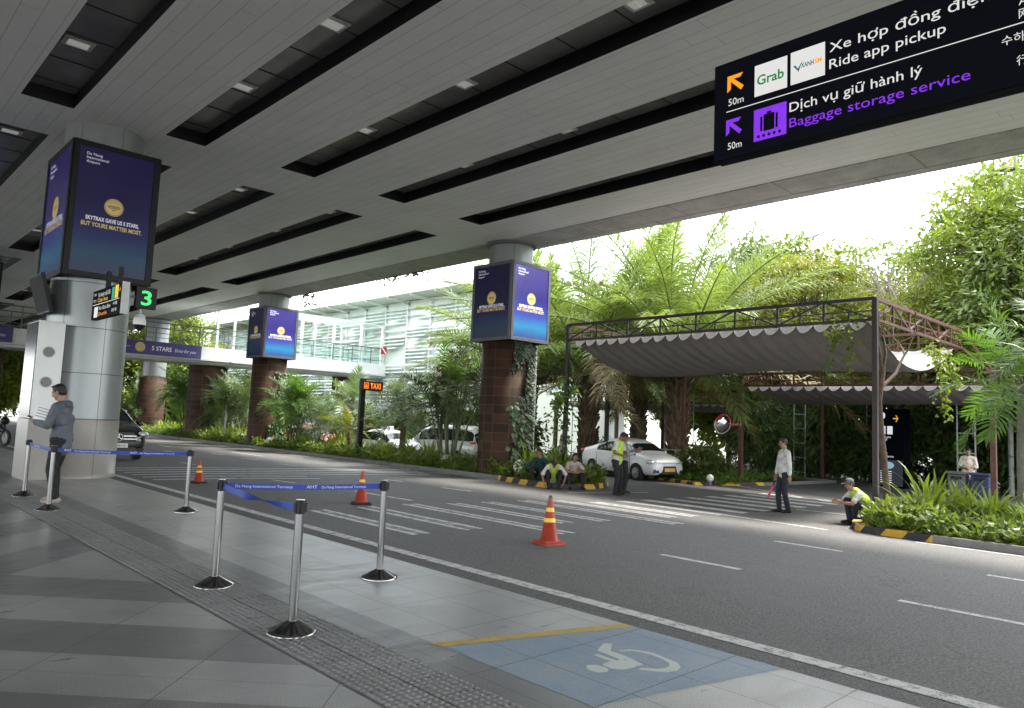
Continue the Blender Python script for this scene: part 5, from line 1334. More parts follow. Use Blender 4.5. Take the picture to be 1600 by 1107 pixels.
navy = cloth('navy trousers', (.018, .020, .032)); blk = cloth('black trousers', (.012, .012, .014)); white_s = cloth('white shirt', (.56, .56, .54)); grey_h = cloth('grey hoodie', (.105, .12, .145)); green_s = cloth('dark green shirt', (.010, .035, .042)); beige_s = cloth('beige shirt', (.47, .42, .36))
neon = cloth('neon vest', (.48, .68, .05), .6); neon2 = cloth('pale neon vest', (.50, .60, .10), .6); grey_s = cloth('grey shirt', (.30, .31, .33))
VL = Vector((-.72, .69, 0))
# man with phone by the column
pm, im = person('man in grey hoodie and dark trousers looking at his phone, sheet under his arm', (2.98, 13.35, 0), R(50), 1.80,
    dict(lean=.02, curl=.10, head=(.38, 0, 0), hands=[(-.10, .33, 1.17), (.07, .31, 1.15)], elbow=[(-.5, -.5, -1), (.5, -.5, -1)], hdir=[(.35, 1, .25), (-.35, 1, .2)], hnorm=[(.7, -.1, .7), (-.7, -.1, .7)], hcurl=[.8, .8],
         feet=[(-.10, -.04, .075), (.11, .08, .075)]),
    dict(shirt=grey_h, trousers=blk, sleeve=1.95, hood=True, hem=.10, shoe=cloth('beige shoes', (.35, .30, .25)), skin=(.33, .19, .12)), vox=.007)
ph = thing('mobile_phone', 'dark phone held in the hands of the man in the grey hoodie', 'phone', (0, 0, 0)); ph.matrix_world = Matrix.Translation(pm.location) @ Matrix.Rotation(R(50), 4, 'Z') @ Matrix.Translation((.0, .475, 1.300)) @ Matrix.Rotation(R(-62), 4, 'X')
MB().box(-.037, -.005, -.075, .037, .005, .075).build('phone_body', M['black'], ph, bevel=.004); MB().quad((-.033, .0056, -.068), (.033, .0056, -.068), (.033, .0056, .068), (-.033, .0056, .068)).build('phone_screen', M['dark_glass'], ph)
pp = thing('paper_sheet', 'white printed sheet tucked under the arm of the man in the hoodie', 'paper', (0, 0, 0)); pp.matrix_world = Matrix.Translation(pm.location) @ Matrix.Rotation(R(50), 4, 'Z') @ Matrix.Translation((-.125, .225, 1.37)) @ Matrix.Rotation(R(-90), 4, 'Z') @ Matrix.Rotation(R(14), 4, 'Y')
MB().box(-.155, -.003, -.115, .155, .003, .115).build('sheet', M['white'], pp); 
for k in range(4):
    MB().quad((-.13, -.0036, .07-k*.045), (.10-.03*(k % 2), -.0036, .07-k*.045), (.10-.03*(k % 2), -.0036, .088-k*.045), (-.13, -.0036, .088-k*.045)).build('printed_line', M['grey'], pp)
# standing man with baton
pb_, ib = person('man in white shirt and navy trousers standing on the crossing, holding a red baton', (16.78, 8.16, -.28), R(52), 1.68,
    dict(lean=.0, curl=.02, head=(.18, 0, 0), hands=[(-.24, -.02, .80), (.25, .10, .80)], feet=[(-.08, -.06, .075), (.08, .08, .075)]), dict(shirt=white_s, trousers=navy, sleeve=1.8, hem=.0))
bt = thing('signal_baton', 'short red signal baton hanging from the hand of the man in white', 'baton', (0, 0, 0))
w_ = pb_.location+Matrix.Rotation(R(52), 3, 'Z') @ (Vector((.255, .115, .70))*(1.68/1.7)); bt.location = w_
dv = Matrix.Rotation(R(52), 3, 'Z') @ Vector((0, .45, -1)).normalized()
MB().tube([-dv*.06, dv*.10], .016, 10).build('grip', M['black'], bt); MB().tube([dv*.10, dv*.40, dv*.42], [.02, .026, .012], 12).build('baton_tube', mat('red baton', (.65, .03, .06), .35), bt)
# two men before the sedan
person('man in yellow vest with bowed head, front one of the two standing by the sedan', (16.08, 12.57, -.28), R(190), 1.68,
    dict(lean=.03, curl=.22, head=(.75, 0, 0), hands=[(-.12, .22, 1.08), (.12, .24, 1.08)], elbow=[(-1, -.4, -.6), (1, -.4, -.6)], feet=[(-.12, 0, .075), (.12, .03, .075)]), dict(shirt=white_s, trousers=blk, sleeve=.6, vest=neon, hem=.0, skin=(.20, .11, .075)))
person('man in grey shirt with raised forearm, behind the man with bowed head', (16.77, 12.86, -.28), R(-135), 1.60,
    dict(lean=.02, head=(.1, 0, 0), hands=[(-.05, .40, 1.30), (.16, .34, 1.22)], elbow=[(-.5, -.3, -1), (.5, -.3, -1)], hdir=[(.1, 1, .3), (-.1, 1, .3)]), dict(shirt=grey_s, trousers=blk, sleeve=1.7, hem=.02, skin=(.22, .12, .08)))
# squatting man
psq, isq = person('man in neon vest and cap squatting by the hazard striped kerb', (16.18, 6.30, -.28), R(48), 1.66,
    dict(pelvis=(0, -.24, .25), lean=.36, curl=.38, head=(.35, 0, 0), feet=[(-.13, .10, .075), (.13, .06, .075)], knee=[(-.3, 1, .6), (.3, 1, .6)], hands=[(-.07, .38, .46), (.10, .36, .48)], elbow=[(-.8, .2, -1), (.8, .2, -1)], hdir=[(.2, 1, .1), (-.2, 1, .1)]),
    dict(shirt=white_s, trousers=navy, sleeve=.75, vest=neon, hem=.02, skin=(.30, .16, .10)))
cp_ = MB(); hc, Rh = isq['hc'], isq['Rh']; ellipsoid(cp_, hc+Rh @ Vector((0, -.016, .058)), (.092, .108, .078), Rh); ellipsoid(cp_, hc+Rh @ Vector((0, .105, .055)), (.068, .07, .012), Rh); blob('cap', cp_, .009, cloth('grey cap', (.12, .12, .13)), psq, 2)
# three men sitting on the kerb
seat = lambda yaw, hd, hands, lean=.35, curl=.3, el=[(-.9, .1, -.6), (.9, .1, -.6)], fw=.14: dict(pelvis=(0, -.12, .27), lean=lean, curl=curl, head=hd, feet=[(-fw, .33, .075), (fw, .36, .075)], knee=[(-.35, 1, .9), (.35, 1, .9)], hands=hands, elbow=el)
person('man in dark green shirt sitting on the kerb, leftmost of the three, looking sideways', (16.05, 15.45, -.28), R(128), 1.68, seat(0, (.05, -.75, 0), [(-.20, .22, .42), (.20, .22, .44)], .18, .12), dict(shirt=green_s, trousers=blk, sleeve=1.6, skin=(.26, .14, .09)), 'men sitting on the kerb')
person('man in pale vest sitting with hanging head, middle one on the kerb', (15.78, 14.62, -.28), R(135), 1.68, seat(0, (1.1, 0, 0), [(-.28, .34, .18), (.28, .36, .16)], .55, .45), dict(shirt=white_s, trousers=blk, sleeve=.9, vest=neon2, skin=(.24, .13, .09)), 'men sitting on the kerb')
person('man in beige shirt sitting with arms across his knees, rightmost of the three', (16.22, 14.27, -.28), R(150), 1.68, seat(0, (.15, .2, 0), [(-.06, .36, .52), (.08, .38, .50)], .32, .2, fw=.2), dict(shirt=beige_s, trousers=blk, sleeve=.6, skin=(.27, .15, .10)), 'men sitting on the kerb')
# man behind the pergola post, person by the bins
person('person in cream shirt standing half behind the left dark pergola post', (17.80, 16.12, -.18), R(-120), 1.66, dict(lean=.02), dict(shirt=beige_s, trousers=blk, sleeve=.7, skin=(.25, .14, .09)))
person('person in cream blouse standing by the litter bins under the pergola', (25.9, 6.72, -.28), R(105), 1.60, dict(lean=.0, curl=.1, head=(.4, 0, 0), hands=[(-.05, .30, 1.12), (.10, .28, 1.08)], elbow=[(-.8, -.3, -1), (.8, -.3, -1)]), dict(shirt=cloth('cream blouse', (.58, .52, .44)), trousers=blk, sleeve=1.2, hem=.12, long=True, skin=(.32, .19, .13)))
# ------------------------------------------------------------------ plants
nr = np.random.RandomState(11)
LM = {
 'palm': leafmat('palm leaf', (.10, .15, .045), (.22, .28, .095), 1.2, .35, .42),
 'dry': leafmat('dry frond', (.13, .10, .05), (.24, .20, .10), 1.2, .25, .7),
 'areca': leafmat('areca leaf', (.055, .13, .025), (.13, .24, .045), 1.5, .35, .4),
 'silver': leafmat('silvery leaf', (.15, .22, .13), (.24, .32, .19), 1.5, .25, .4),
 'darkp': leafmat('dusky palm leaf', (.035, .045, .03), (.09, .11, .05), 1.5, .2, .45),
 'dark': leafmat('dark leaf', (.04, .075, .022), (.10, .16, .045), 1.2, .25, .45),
 'mid': leafmat('mid leaf', (.045, .08, .016), (.11, .15, .03), .9, .35, .45),
 'bright': leafmat('bright leaf', (.09, .14, .02), (.20, .25, .038), .9, .4, .42),
 'yellow': leafmat('yellow green leaf', (.11, .135, .02), (.20, .21, .032), .7, .4, .45, (.26, .20, .035)),
 'lily': leafmat('strap leaf', (.15, .22, .03), (.28, .36, .06), 2, .35, .35),
 'cover': leafmat('ground cover leaf', (.09, .15, .035), (.23, .30, .06), 2.5, .35, .35, (.32, .36, .13)),
 'ivy': leafmat('ivy leaf', (.045, .065, .04), (.11, .14, .085), 2.5, .15, .5),
 'fern': leafmat('nest fern leaf', (.14, .24, .02), (.26, .38, .04), 1.2, .4, .35)}
M['boot'] = mat('old frond boots', (.14, .095, .06), .9, 0, .35, 5, .8); M['trunk_grey'] = mat('ringed grey trunk', (.22, .21, .19), .85, 0, .25, 8, .5); M['stem'] = mat('green stem', (.10, .13, .05), .6, 0, .3, 4)

def leaf_quads(P, D, S, ln, wd, fold=.25):
    """P base points, D unit directions, S unit side vectors, per-leaf length and width -> verts, quads"""
    P, D, S = [np.asarray(a, dtype=np.float32) for a in (P, D, S)]; ln = np.asarray(ln, dtype=np.float32)[:, None]; wd = np.asarray(wd, dtype=np.float32)[:, None]
    Nn = np.cross(D, S); up = Nn*wd*fold
    m1, m2 = P+D*ln*.30, P+D*ln*.66-up*.25
    V = np.stack([P, m1-S*wd*.46+up, m2-S*wd*.40+up, P+D*ln-up*.6, m2+S*wd*.40+up, m1+S*wd*.46+up], 1).reshape(-1, 3)
    b = np.arange(len(P))[:, None]*6
    return V, np.concatenate([b+np.array([[0, 1, 2, 3]]), b+np.array([[0, 3, 4, 5]])])
def unit(a): return a/np.maximum(1e-6, np.linalg.norm(a, axis=1, keepdims=True))
def frond(Ln, nl, ll, lw, elev, droop, vee=.25, bare=.14, seed=0, segs=16, hang=.3):
    """one feather frond along +X; returns leaflet verts/quads and rachis verts/quads"""
    r = np.random.RandomState(seed)
    s = np.linspace(0, 1, segs+1); a = elev-droop*s**1.25
    ds = Ln/segs; x = np.concatenate([[0], np.cumsum(np.cos(a[:-1])*ds)]); z = np.concatenate([[0], np.cumsum(np.sin(a[:-1])*ds)])
    rad = np.interp(s, [0, 1], [.028, .005])*max(.35, Ln/3.2)
    V, F = [], []
    for i in range(segs+1):
        n_ = (-math.sin(a[i]), math.cos(a[i]))
        for (u, v) in ((-1, 0), (0, 1), (1, 0), (0, -1)): V.append((x[i]+n_[0]*v*rad[i], u*rad[i], z[i]+n_[1]*v*rad[i]))
    for i in range(segs):
        for k in range(4): F.append((i*4+k, i*4+(k+1) % 4, (i+1)*4+(k+1) % 4, (i+1)*4+k))
    t = np.linspace(bare, .985, nl); t = np.concatenate([t, t+.3/nl]); side = np.concatenate([np.ones(nl), -np.ones(nl)])
    px = np.interp(t, s, x); pz = np.interp(t, s, z); pa = np.interp(t, s, a)
    q = (t-bare)/(1-bare); prof = np.minimum(1, .4+2.6*q)*(1-.62*q**3)
    fw = np.interp(q, [0, .6, 1], [.25, .6, 1.15])+r.normal(0, .10, len(t))
    T = np.stack([np.cos(pa), 0*pa, np.sin(pa)], 1); Nn = np.stack([-np.sin(pa), 0*pa, np.cos(pa)], 1); Y = np.stack([0*pa, side, 0*pa], 1)
    D = unit(T*np.sin(fw)[:, None]+Y*np.cos(fw)[:, None]+Nn*(vee+r.normal(0, .22, len(t)))[:, None])
    l = ll*prof*r.uniform(.9, 1.08, len(t)); P = np.stack([px, 0*px, pz], 1)
    D2 = unit(D+np.array([0, 0, -1.0])*(hang+.25*r.rand(len(t)))[:, None]); S = unit(np.cross(D, Nn)); w_ = lw*(0.6+.4*prof)
    m1 = P+D*(l*.5)[:, None]; tip = m1+D2*(l*.5)[:, None]
    LV = np.stack([P-S*(w_*.3)[:, None], P+S*(w_*.3)[:, None], m1+S*(w_*.5)[:, None], m1-S*(w_*.5)[:, None], tip+S*(w_*.06)[:, None], tip-S*(w_*.06)[:, None]], 1).reshape(-1, 3)
    b = np.arange(len(t))[:, None]*6; LF = np.concatenate([b+np.array([[0, 1, 2, 3]]), b+np.array([[3, 2, 4, 5]])])
    return LV, LF, np.array(V), np.array(F)
def crown_mesh(name, n, e0, e1, mats, fr, r0=.1, z0=.0, seed=1, brown=0):
    """n fronds by golden angle from upright e0 to hanging e1; fr(elev, seed) -> frond arrays"""
    r = np.random.RandomState(seed); Vs, Fs, mi = [], [], []; o = 0
    for i in range(n):
        q = (i+.5)/n; el = e0+(e1-e0)*q+r.normal(0, .07); az = i*2.39996+r.normal(0, .15)
        a = fr(el, q, seed*100+i); sc = r.uniform(.85, 1.08)
        ca, sa = math.cos(az), math.sin(az); Rz = np.array([[ca, sa, 0], [-sa, ca, 0], [0, 0, 1]])
        tw = r.normal(0, .25); ct, st_ = math.cos(tw), math.sin(tw); Rx = np.array([[1, 0, 0], [0, ct, st_], [0, -st_, ct]])
        for V, F, m_ in ((a[0], a[1], 2 if i >= n-brown else 0), (a[2], a[3], 1)):
            V = (V*sc) @ Rx @ Rz+np.array([ca*r0, sa*r0, z0+r0*1.5*(1-q)])
            Vs.append(V); Fs.append(F+o); o += len(V); mi.append(np.full(len(F), m_))
    return np_mesh(name, np.concatenate(Vs), np.concatenate(Fs), mats, np.concatenate(mi))
def feather(nl, ll, lw, Ln, droop0, droop1, vee=.3, bare=.14, hang=.3): return lambda el, q, sd: frond(Ln, nl, ll, lw, el, droop0+(droop1-droop0)*q, vee, bare, sd, 14, hang)

# oil palms
def boot_trunk(h, r0, r1, seed=0):
    r = np.random.RandomState(seed); mb = MB(); mb.lathe([(r0*1.1, -.3), (r0, .3), (r1*.72, h*.8), (r1*.7, h)], 14)
    k = 0; z = .3
    while z < h:
        rad = r0+(r1-r0)*z/h
        for i in range(6):
            a = k*.6+i*PI/3+r.normal(0, .1); c, s = math.cos(a), math.sin(a); ln = .42*r.uniform(.7, 1.3); b = Vector((c*rad*.62, s*rad*.62, z))
            mb.tube([b, b+Vector((c*.16, s*.16, ln*.55)), b+Vector((c*.26, s*.26, ln))], [.085, .07, .045], 5)
        z += .21; k += 1
    return mb
def oil_palm(label, x, y, zg, h, Ln, rz_, seed):
    t = thing('oil_palm', label, 'palm tree', (x, y, zg), rz_, 'oil palms beyond the road')
    boot_trunk(h, .34, .46, seed).build('trunk', M['boot'], t)
    link('crown', crown_mesh('crown', 52, R(87), R(14), [LM['palm'], M['stem'], LM['dry']], feather(92, 1.25, .068, Ln, .6, 1.35, .28, .07, .5), .2, h, seed, 5), t)
    return t
oil_palm('big oil palm with a shaggy trunk rising behind the middle of the large pergola', 25.6, 17.0, -.35, 3.9, 8.0, .4, 3)
oil_palm('oil palm at the left end of the large pergola, next to the right tiled pillar', 25.6, 21.7, -.4, 3.9, 8.2, 1.7, 5)
oil_palm('smaller oil palm farther back between the two big ones', 33.0, 24.4, -.5, 4.4, 4.8, 2.6, 8)
oil_palm('oil palm behind the screen box of the right tiled pillar', 27.5, 27.5, -.5, 4.0, 7.0, 4.1, 9)

# clumping arecas and feather palms
def areca(label, x, y, zg, h, nst, Ln, leaf, seed, group='areca palms in the planting', nfr=8, spread=.35, ll=.42):
    t = thing('areca_palm', label, 'palm', (x, y, zg), seed*1.3, group); r = np.random.RandomState(seed); st_ = MB(); Vs, Fs, mi = [], [], []; o = 0
    for k in range(nst):
        a = k*2*PI/nst+r.normal(0, .3); rr = spread*r.uniform(.3, 1); top = Vector((math.cos(a)*rr*2.2, math.sin(a)*rr*2.2, h*r.uniform(.55, 1.0))); b = Vector((math.cos(a)*rr*.6, math.sin(a)*rr*.6, 0))
        st_.tube([b, b.lerp(top, .5)+Vector((0, 0, .12)), top], [.04, .032, .026], 7)
        for i in range(nfr):
            q = (i+.5)/nfr; el = R(82)-R(95)*q; az = i*2.4+r.rand()*6
            f = frond(Ln*r.uniform(.8, 1.1), 22, ll, .042, el, .7+.7*q, .35, .2, seed*50+k*9+i, 10, .25); ca, sa = math.cos(az), math.sin(az); Rz = np.array([[ca, sa, 0], [-sa, ca, 0], [0, 0, 1]])
            for V, F, m_ in ((f[0], f[1], 0), (f[2], f[3], 1)):
                V = V @ Rz+np.array(top); Vs.append(V); Fs.append(F+o); o += len(V); mi.append(np.full(len(F), m_))
    st_.build('stems', M['stem'], t); link('fronds', np_mesh('fronds', np.concatenate(Vs), np.concatenate(Fs), [leaf, M['stem']], np.concatenate(mi)), t)
    return t
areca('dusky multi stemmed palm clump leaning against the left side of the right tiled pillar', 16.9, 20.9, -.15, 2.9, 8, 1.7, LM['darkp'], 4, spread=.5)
areca('green palm clump on the right tiled pillar\'s left, fronds reaching its screen box', 17.6, 21.6, -.15, 3.4, 6, 1.6, LM['areca'], 6)
areca('dark palm clump to the right of the middle tiled pillar', 17.0, 32.7, -.15, 2.6, 8, 1.8, LM['areca'], 7)
areca('tall dark palm clump to the left of the middle tiled pillar', 16.9, 39.0, -.15, 2.6, 8, 2.0, LM['dark'], 9)
areca('bright palm clump in front of the bridge pillars behind the black car', 16.9, 46.4, -.15, 2.9, 9, 2.2, LM['areca'], 10)
areca('dark palm clump nearest the black car at the far end of the planting', 16.9, 54.5, -.15, 2.6, 8, 2.4, LM['dark'], 12)
areca('spiky silver palm clump under the bridge, left of the taxi post', 18.0, 32.0, -.15, 1.5, 5, 1.9, LM['silver'], 14, ll=.55)
areca('dark bushy palm in the gap between pillar and ivy pillar', 18.2, 43.0, -.15, 2.3, 7, 2.0, LM['dark'], 15)
def feather_palm(label, x, y, zg, h, n, Ln, leaf, seed, ll=.5, trunk=.12, e1=-35, group='feather palms in the planting', tm=None):
    t = thing('feather_palm', label, 'palm', (x, y, zg), seed, group)
    MB().tube([(0, 0, -.2), (.03, .02, h*.5), (0, 0, h)], [trunk*1.25, trunk, trunk*.9], 12).build('trunk', tm or M['bark'], t)
    link('crown', crown_mesh('crown', n, R(80), R(e1), [leaf, M['stem']], feather(34, ll, .045, Ln, .5, 1.1, .25, .1, .2), trunk*.6, h, seed), t); return t
feather_palm('silvery feather palm right of the taxi post', 18.0, 25.2, -.2, 1.95, 26, 1.75, LM['silver'], 21)
feather_palm('low yellowish feather palm in front of the taxi post', 16.95, 27.6, -.15, 1.15, 12, 1.5, LM['yellow'], 22, .3, .08)
feather_palm('small palm left of the taxi post under the bridge', 18.4, 30.2, -.2, 2.4, 18, 1.6, LM['silver'], 23)
rp_ = feather_palm('smooth grey trunked palm at the right edge, fronds hanging over the bushes', 19.0, 3.85, -.2, 3.0, 15, 2.1, LM['areca'], 27, .62, .13, -45, 'palms at the right edge', M['trunk_grey'])
feather_palm('second palm at the far right edge with glossy drooping fronds', 19.5, 3.0, -.2, 3.9, 15, 2.2, LM['dark'], 29, .62, .12, -40, 'palms at the right edge', M['trunk_grey'])
# nest fern on a stem
nf = thing('nest_fern', 'bright bird nest fern with broad upright leaves, left of the right tiled pillar', 'fern', (18.2, 22.9, -.2))
MB().tube([(0, 0, 0), (-.05, .05, 1.3), (0, 0, 2.25)], [.09, .07, .08], 9).build('stem', M['bark'], nf)
V, F = [], []
r = np.random.RandomState(5)
for i in range(38):
    az = i*2.4; el = R(80)-R(62)*i/38; Ln = r.uniform(.9, 1.35); n = 7; o = len(V)
    for k in range(n+1):
        s = k/n; a = el-.55*s*s; rr = Ln*s; w_ = .20*math.sin(PI*min(1, .15+.85*s))**.7*(1 if s < 1 else .1)
        cx, cz = rr*math.cos(a), rr*math.sin(a)+2.2
        for sd in (-1, 0, 1): V.append((cx*math.cos(az)-sd*w_*math.sin(az), cx*math.sin(az)+sd*w_*math.cos(az), cz+abs(sd)*w_*.35+.02*math.sin(k*2.2+sd)))
    for k in range(n):
        for c in (0, 1): F.append((o+k*3+c, o+k*3+c+1, o+k*3+c+4, o+k*3+c+3))
link('leaves', np_mesh('leaves', V, F, LM['fern'], smooth=True), nf)

# strap leaved lilies
def lily_mesh(seed, n=44, L0=.9, w0=.055):
    r = np.random.RandomState(seed); V, F = [], []
    for i in range(n):
        az = i*2.4+r.normal(0, .2); el = R(88)-R(52)*(i/n)**.8; Ln = L0*r.uniform(.7, 1.15); o = len(V); k_ = 6; b = r.normal(0, .05, 2)
        x, z, a = 0.02, 0, el; dr = r.uniform(.5, 1.5)
        for k in range(k_+1):
            s = k/k_; w_ = w0*(.7+.6*s if s < .4 else .94*(1-((s-.4)/.6)**2)+.05)*.5
            c, sn = math.cos(az), math.sin(az)
            for sd in (-1, 1): V.append((b[0]+x*c-sd*w_*sn, b[1]+x*sn+sd*w_*c, z+.25*w_))
            a = el-dr*s**2; x += math.cos(a)*Ln/k_; z += math.sin(a)*Ln/k_
        for k in range(k_): F.append((o+2*k, o+2*k+1, o+2*k+3, o+2*k+2))
    return np_mesh('leaves', V, F, LM['lily'])
lm_ = [lily_mesh(k) for k in range(3)]
def lily(label, x, y, zg, s, k, group):
    o = link('spider_lily', lm_[k % 3]); o.location = (x, y, zg); o.scale = (s,)*3; o.rotation_euler = (0, 0, k*1.1); tag(o, label, 'lily plant', group)
for k, (x, y, s, lab) in enumerate([(16.9, 5.15, 1.45, 'largest strap leaved lily clump, beside the squatting man\'s kerb'), (17.0, 4.05, 1.2, 'strap leaved lily clump in the middle of the right bed'), (16.6, 3.3, .95, 'strap leaved lily clump at the right edge of the right bed'), (17.6, 4.7, 1.2, 'lily clump behind the largest one in the right bed')]):
    lily(lab, x, y, -.18, s, k, 'lilies of the right bed')
rr = random.Random(21); k = 0
for y in [15.6, 16.2, 16.9, 22.6, 23.4, 24.3, 25.3, 26.2, 27.5, 28.8, 29.7, 30.8, 31.9, 33.2, 37.9, 39.0, 40.6, 41.8, 43.1, 44.7, 46.0, 47.3, 49.0, 51.0]:
    lily('strap leaved lily clump in the long bed along the far kerb', 16.65+rr.random()*.9 if y > 20 else 17.0+rr.random()*.5, y, -.18, rr.uniform(1.0, 1.5), k, 'lilies of the long bed'); k += 1
for k, (x, y) in enumerate([(23.2, 15.4), (24.0, 14.6), (24.2, 19), (23.9, 22.0)]): lily('pale bushy plant on the grass corner behind the white sedan', x, y, -.22, 1.1, k, 'plants behind the sedan')

# ground cover: nobody could count it
def cover(name, n, poly_fn, zg, ln, hmax, leaf, seed):
    r = np.random.RandomState(seed); P = poly_fn(r, n); h = r.rand(len(P))**1.3*hmax
    hm = np.array([noise.noise((p[0]*1.4, p[1]*1.4, seed)) for p in P]); h = h*(1+.9*np.clip(hm, -1, 1))+.03
    az = r.rand(len(P))*2*PI; el = r.normal(.25, .45, len(P)); D = np.stack([np.cos(az)*np.cos(el), np.sin(az)*np.cos(el), np.sin(el)], 1)
    S = unit(np.cross(D, np.array([0, 0, 1.0]))+r.normal(0, .25, (len(P), 3))); l = ln*r.uniform(.6, 1.3, len(P))
    V, F = leaf_quads(np.concatenate([P, (zg+h)[:, None]], 1), D, S, l, l*.55)
    return tag(link(name, np_mesh(name, V, F, leaf)), kind='stuff')
def in_L(r, n):
    y = 14.2+(r.rand(n)**1.5)*40; x = 16.12+(r.rand(n)**1.35)*2.3; k = ~((np.hypot(x-17, y-18.1) < .9) | (np.hypot(x-17, y-35.8) < .9)) & ~((y < 15.2) & (x > 17.6)); return np.stack([x, y], 1)[k]
def in_R(r, n):
    y = 6.1-(r.rand(n)**1.25)*9; x = 14.88+(r.rand(n)**1.2)*4.2; k = (y < 5.7+(x-15)*.25) & (x > 14.9+np.clip(y-5.3, 0, 1)*.6); return np.stack([x, y], 1)[k]
cover('ground_cover', 30000, in_L, -.18, .17, .38, LM['cover'], 3)
cover('ground_cover', 11000, in_R, -.19, .18, .34, LM['cover'], 4)
cover('grass_tufts', 9000, lambda r, n: np.stack([22.3+r.rand(n)*6, 13.0+r.rand(n)**1.5*12], 1), -.22, .16, .14, M['grass'], 5)

# climbing ivy on the pillars
def ivy(label, x, y, r0, a0, a1, z0, z1, n, seed, leaf=None, ln=.10):
    r = np.random.RandomState(seed); a = a0+(a1-a0)*r.rand(n); z = z0+(z1-z0)*r.rand(n)
    nzv = np.array([noise.noise((aa*2.2, zz*.9, seed)) for aa, zz in zip(a, z)]); k = nzv > (-.12+.35*np.abs((a-(a0+a1)/2)/((a1-a0)/2))**2-.2*(1-(z-z0)/(z1-z0))); a, z = a[k], z[k]; n = len(a)
    rad = r0+r.rand(n)*.10; Nn = np.stack([np.cos(a), np.sin(a), 0*a], 1); P = Nn*rad[:, None]; P[:, 2] = z
    D = unit(np.stack([-np.sin(a)*r.normal(0, .8, n), np.cos(a)*r.normal(0, .8, n), -np.ones(n)*.8], 1)+Nn*r.normal(.35, .3, n)[:, None]); S = unit(np.cross(D, Nn)); l = ln*r.uniform(.6, 1.4, n)
    V, F = leaf_quads(P, D, S, l, l*.8)
    o = link('climbing_ivy', np_mesh('climbing_ivy', V, F, leaf or LM['ivy'])); o.location = (x, y, 0); return tag(o, label, 'ivy', 'ivy on pillars')
ivy('ivy climbing the right half of the right tiled pillar', 17.0, 18.1, .86, R(-122), R(-10), -.2, 4.2, 6800, 3)
ivy('dense ivy over the wide pillar under the left bridge banner', 17.25, 44.6, 1.02, R(-125), R(20), -.3, 4.1, 9000, 4)
ivy('dark ivy on the right side of the middle tiled pillar', 17.0, 35.8, .86, R(-105), R(-5), -.2, 3.6, 3000, 5, LM['dark'], .14)
ivy('broad leaved climber at the foot of the right tiled pillar', 17.0, 18.1, .9, R(-130), R(-60), -.1, 2.2, 200, 6, LM['silver'], .20)

# hanging strands of vine
def vine(label, pts, n, ln, leaf, seed, spread=.09):
    r = np.random.RandomState(seed); P = []
    for (a, b) in pts:
        a, b = np.array(a), np.array(b); s = r.rand(n)[:, None]; P.append(a+(b-a)*s+r.normal(0, spread, (n, 3)))
    P = np.concatenate(P); m = len(P); az = r.rand(m)*2*PI; D = unit(np.stack([np.cos(az), np.sin(az), -.8*np.ones(m)+r.normal(0, .4, m)], 1)); S = unit(np.cross(D, r.normal(0, 1, (m, 3)))); l = ln*r.uniform(.6, 1.3, m)
    V, F = leaf_quads(P, D, S, l, l*.6)
    return tag(link('hanging_vine', np_mesh('hanging_vine', V, F, leaf)), label, 'vine', 'hanging vines')
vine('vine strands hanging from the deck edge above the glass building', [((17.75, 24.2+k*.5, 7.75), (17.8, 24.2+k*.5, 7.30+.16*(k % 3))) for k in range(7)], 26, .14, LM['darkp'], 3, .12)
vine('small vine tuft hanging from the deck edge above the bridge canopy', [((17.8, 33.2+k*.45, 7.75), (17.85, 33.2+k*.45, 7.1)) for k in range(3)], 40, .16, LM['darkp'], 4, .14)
vine('twin vine strands hanging from the right end of the pergola front', [((17.22, 7.25, 4.15), (17.2, 7.35, 3.0)), ((17.22, 6.75, 4.15), (17.2, 6.85, 3.1)), ((17.22, 7.0, 4.1), (17.2, 7.15, 3.7))], 60, .12, LM['bright'], 5, .06)
vine('long vine trailing down beside the bare tree, from the pergola side', [((20.8, 6.2, 4.0), (21.6, 6.2, 3.6)), ((21.6, 6.2, 3.6), (22.0, 6.2, 2.2)), ((22.3, 6.2, 3.9), (22.9, 6.2, 3.0))], 110, .14, LM['bright'], 6, .09)
vine('leafy creeper wound round the left pergola post', [((17.3, 15.75, 0.2), (17.35, 15.75, 3.0)), ((17.1, 15.95, 1.8), (17.4, 15.6, 2.9))], 170, .15, LM['areca'], 7, .20)

# bare tree by the right pergola post
bt_ = thing('bare_tree', 'thin leafless tree beside the right pergola post', 'tree', (17.95, 6.25, -.2)); tb = MB(); rr = random.Random(4)
def twig(p, d, ln, rad, dep):
    pts = [p]; n = 4
    for k in range(n):
        d = (d+Vector((rr.uniform(-.25, .25), rr.uniform(-.25, .25), rr.uniform(-.05, .2)))).normalized(); p = p+d*ln/n; pts.append(p)
    tb.tube(pts, [rad*(1-.5*k/n) for k in range(n+1)], 7)
    if dep:
        for k in range(3 if dep > 1 else 4):
            nd = (d+Vector((rr.uniform(-.9, .9), rr.uniform(-.9, .9), rr.uniform(-.1, .7)))).normalized(); twig(pts[-1-(k % 2)], nd, ln*rr.uniform(.5, .75), rad*.5, dep-1)
tb.tube([(0, 0, 0), (-.04, .06, .9), (-.10, .12, 1.8), (-.16, .15, 2.6), (-.05, .10, 3.3)], [.085, .075, .07, .065, .06], 10)
twig(Vector((-.05, .10, 3.3)), Vector((-.3, .3, 1)), .7, .045, 2); twig(Vector((-.12, .13, 2.9)), Vector((.85, -.35, .62)), 1.35, .05, 2); twig(Vector((-.05, .1, 3.3)), Vector((.2, -.1, 1)), .8, .04, 2)
tb.build('trunk', M['bark'], bt_)

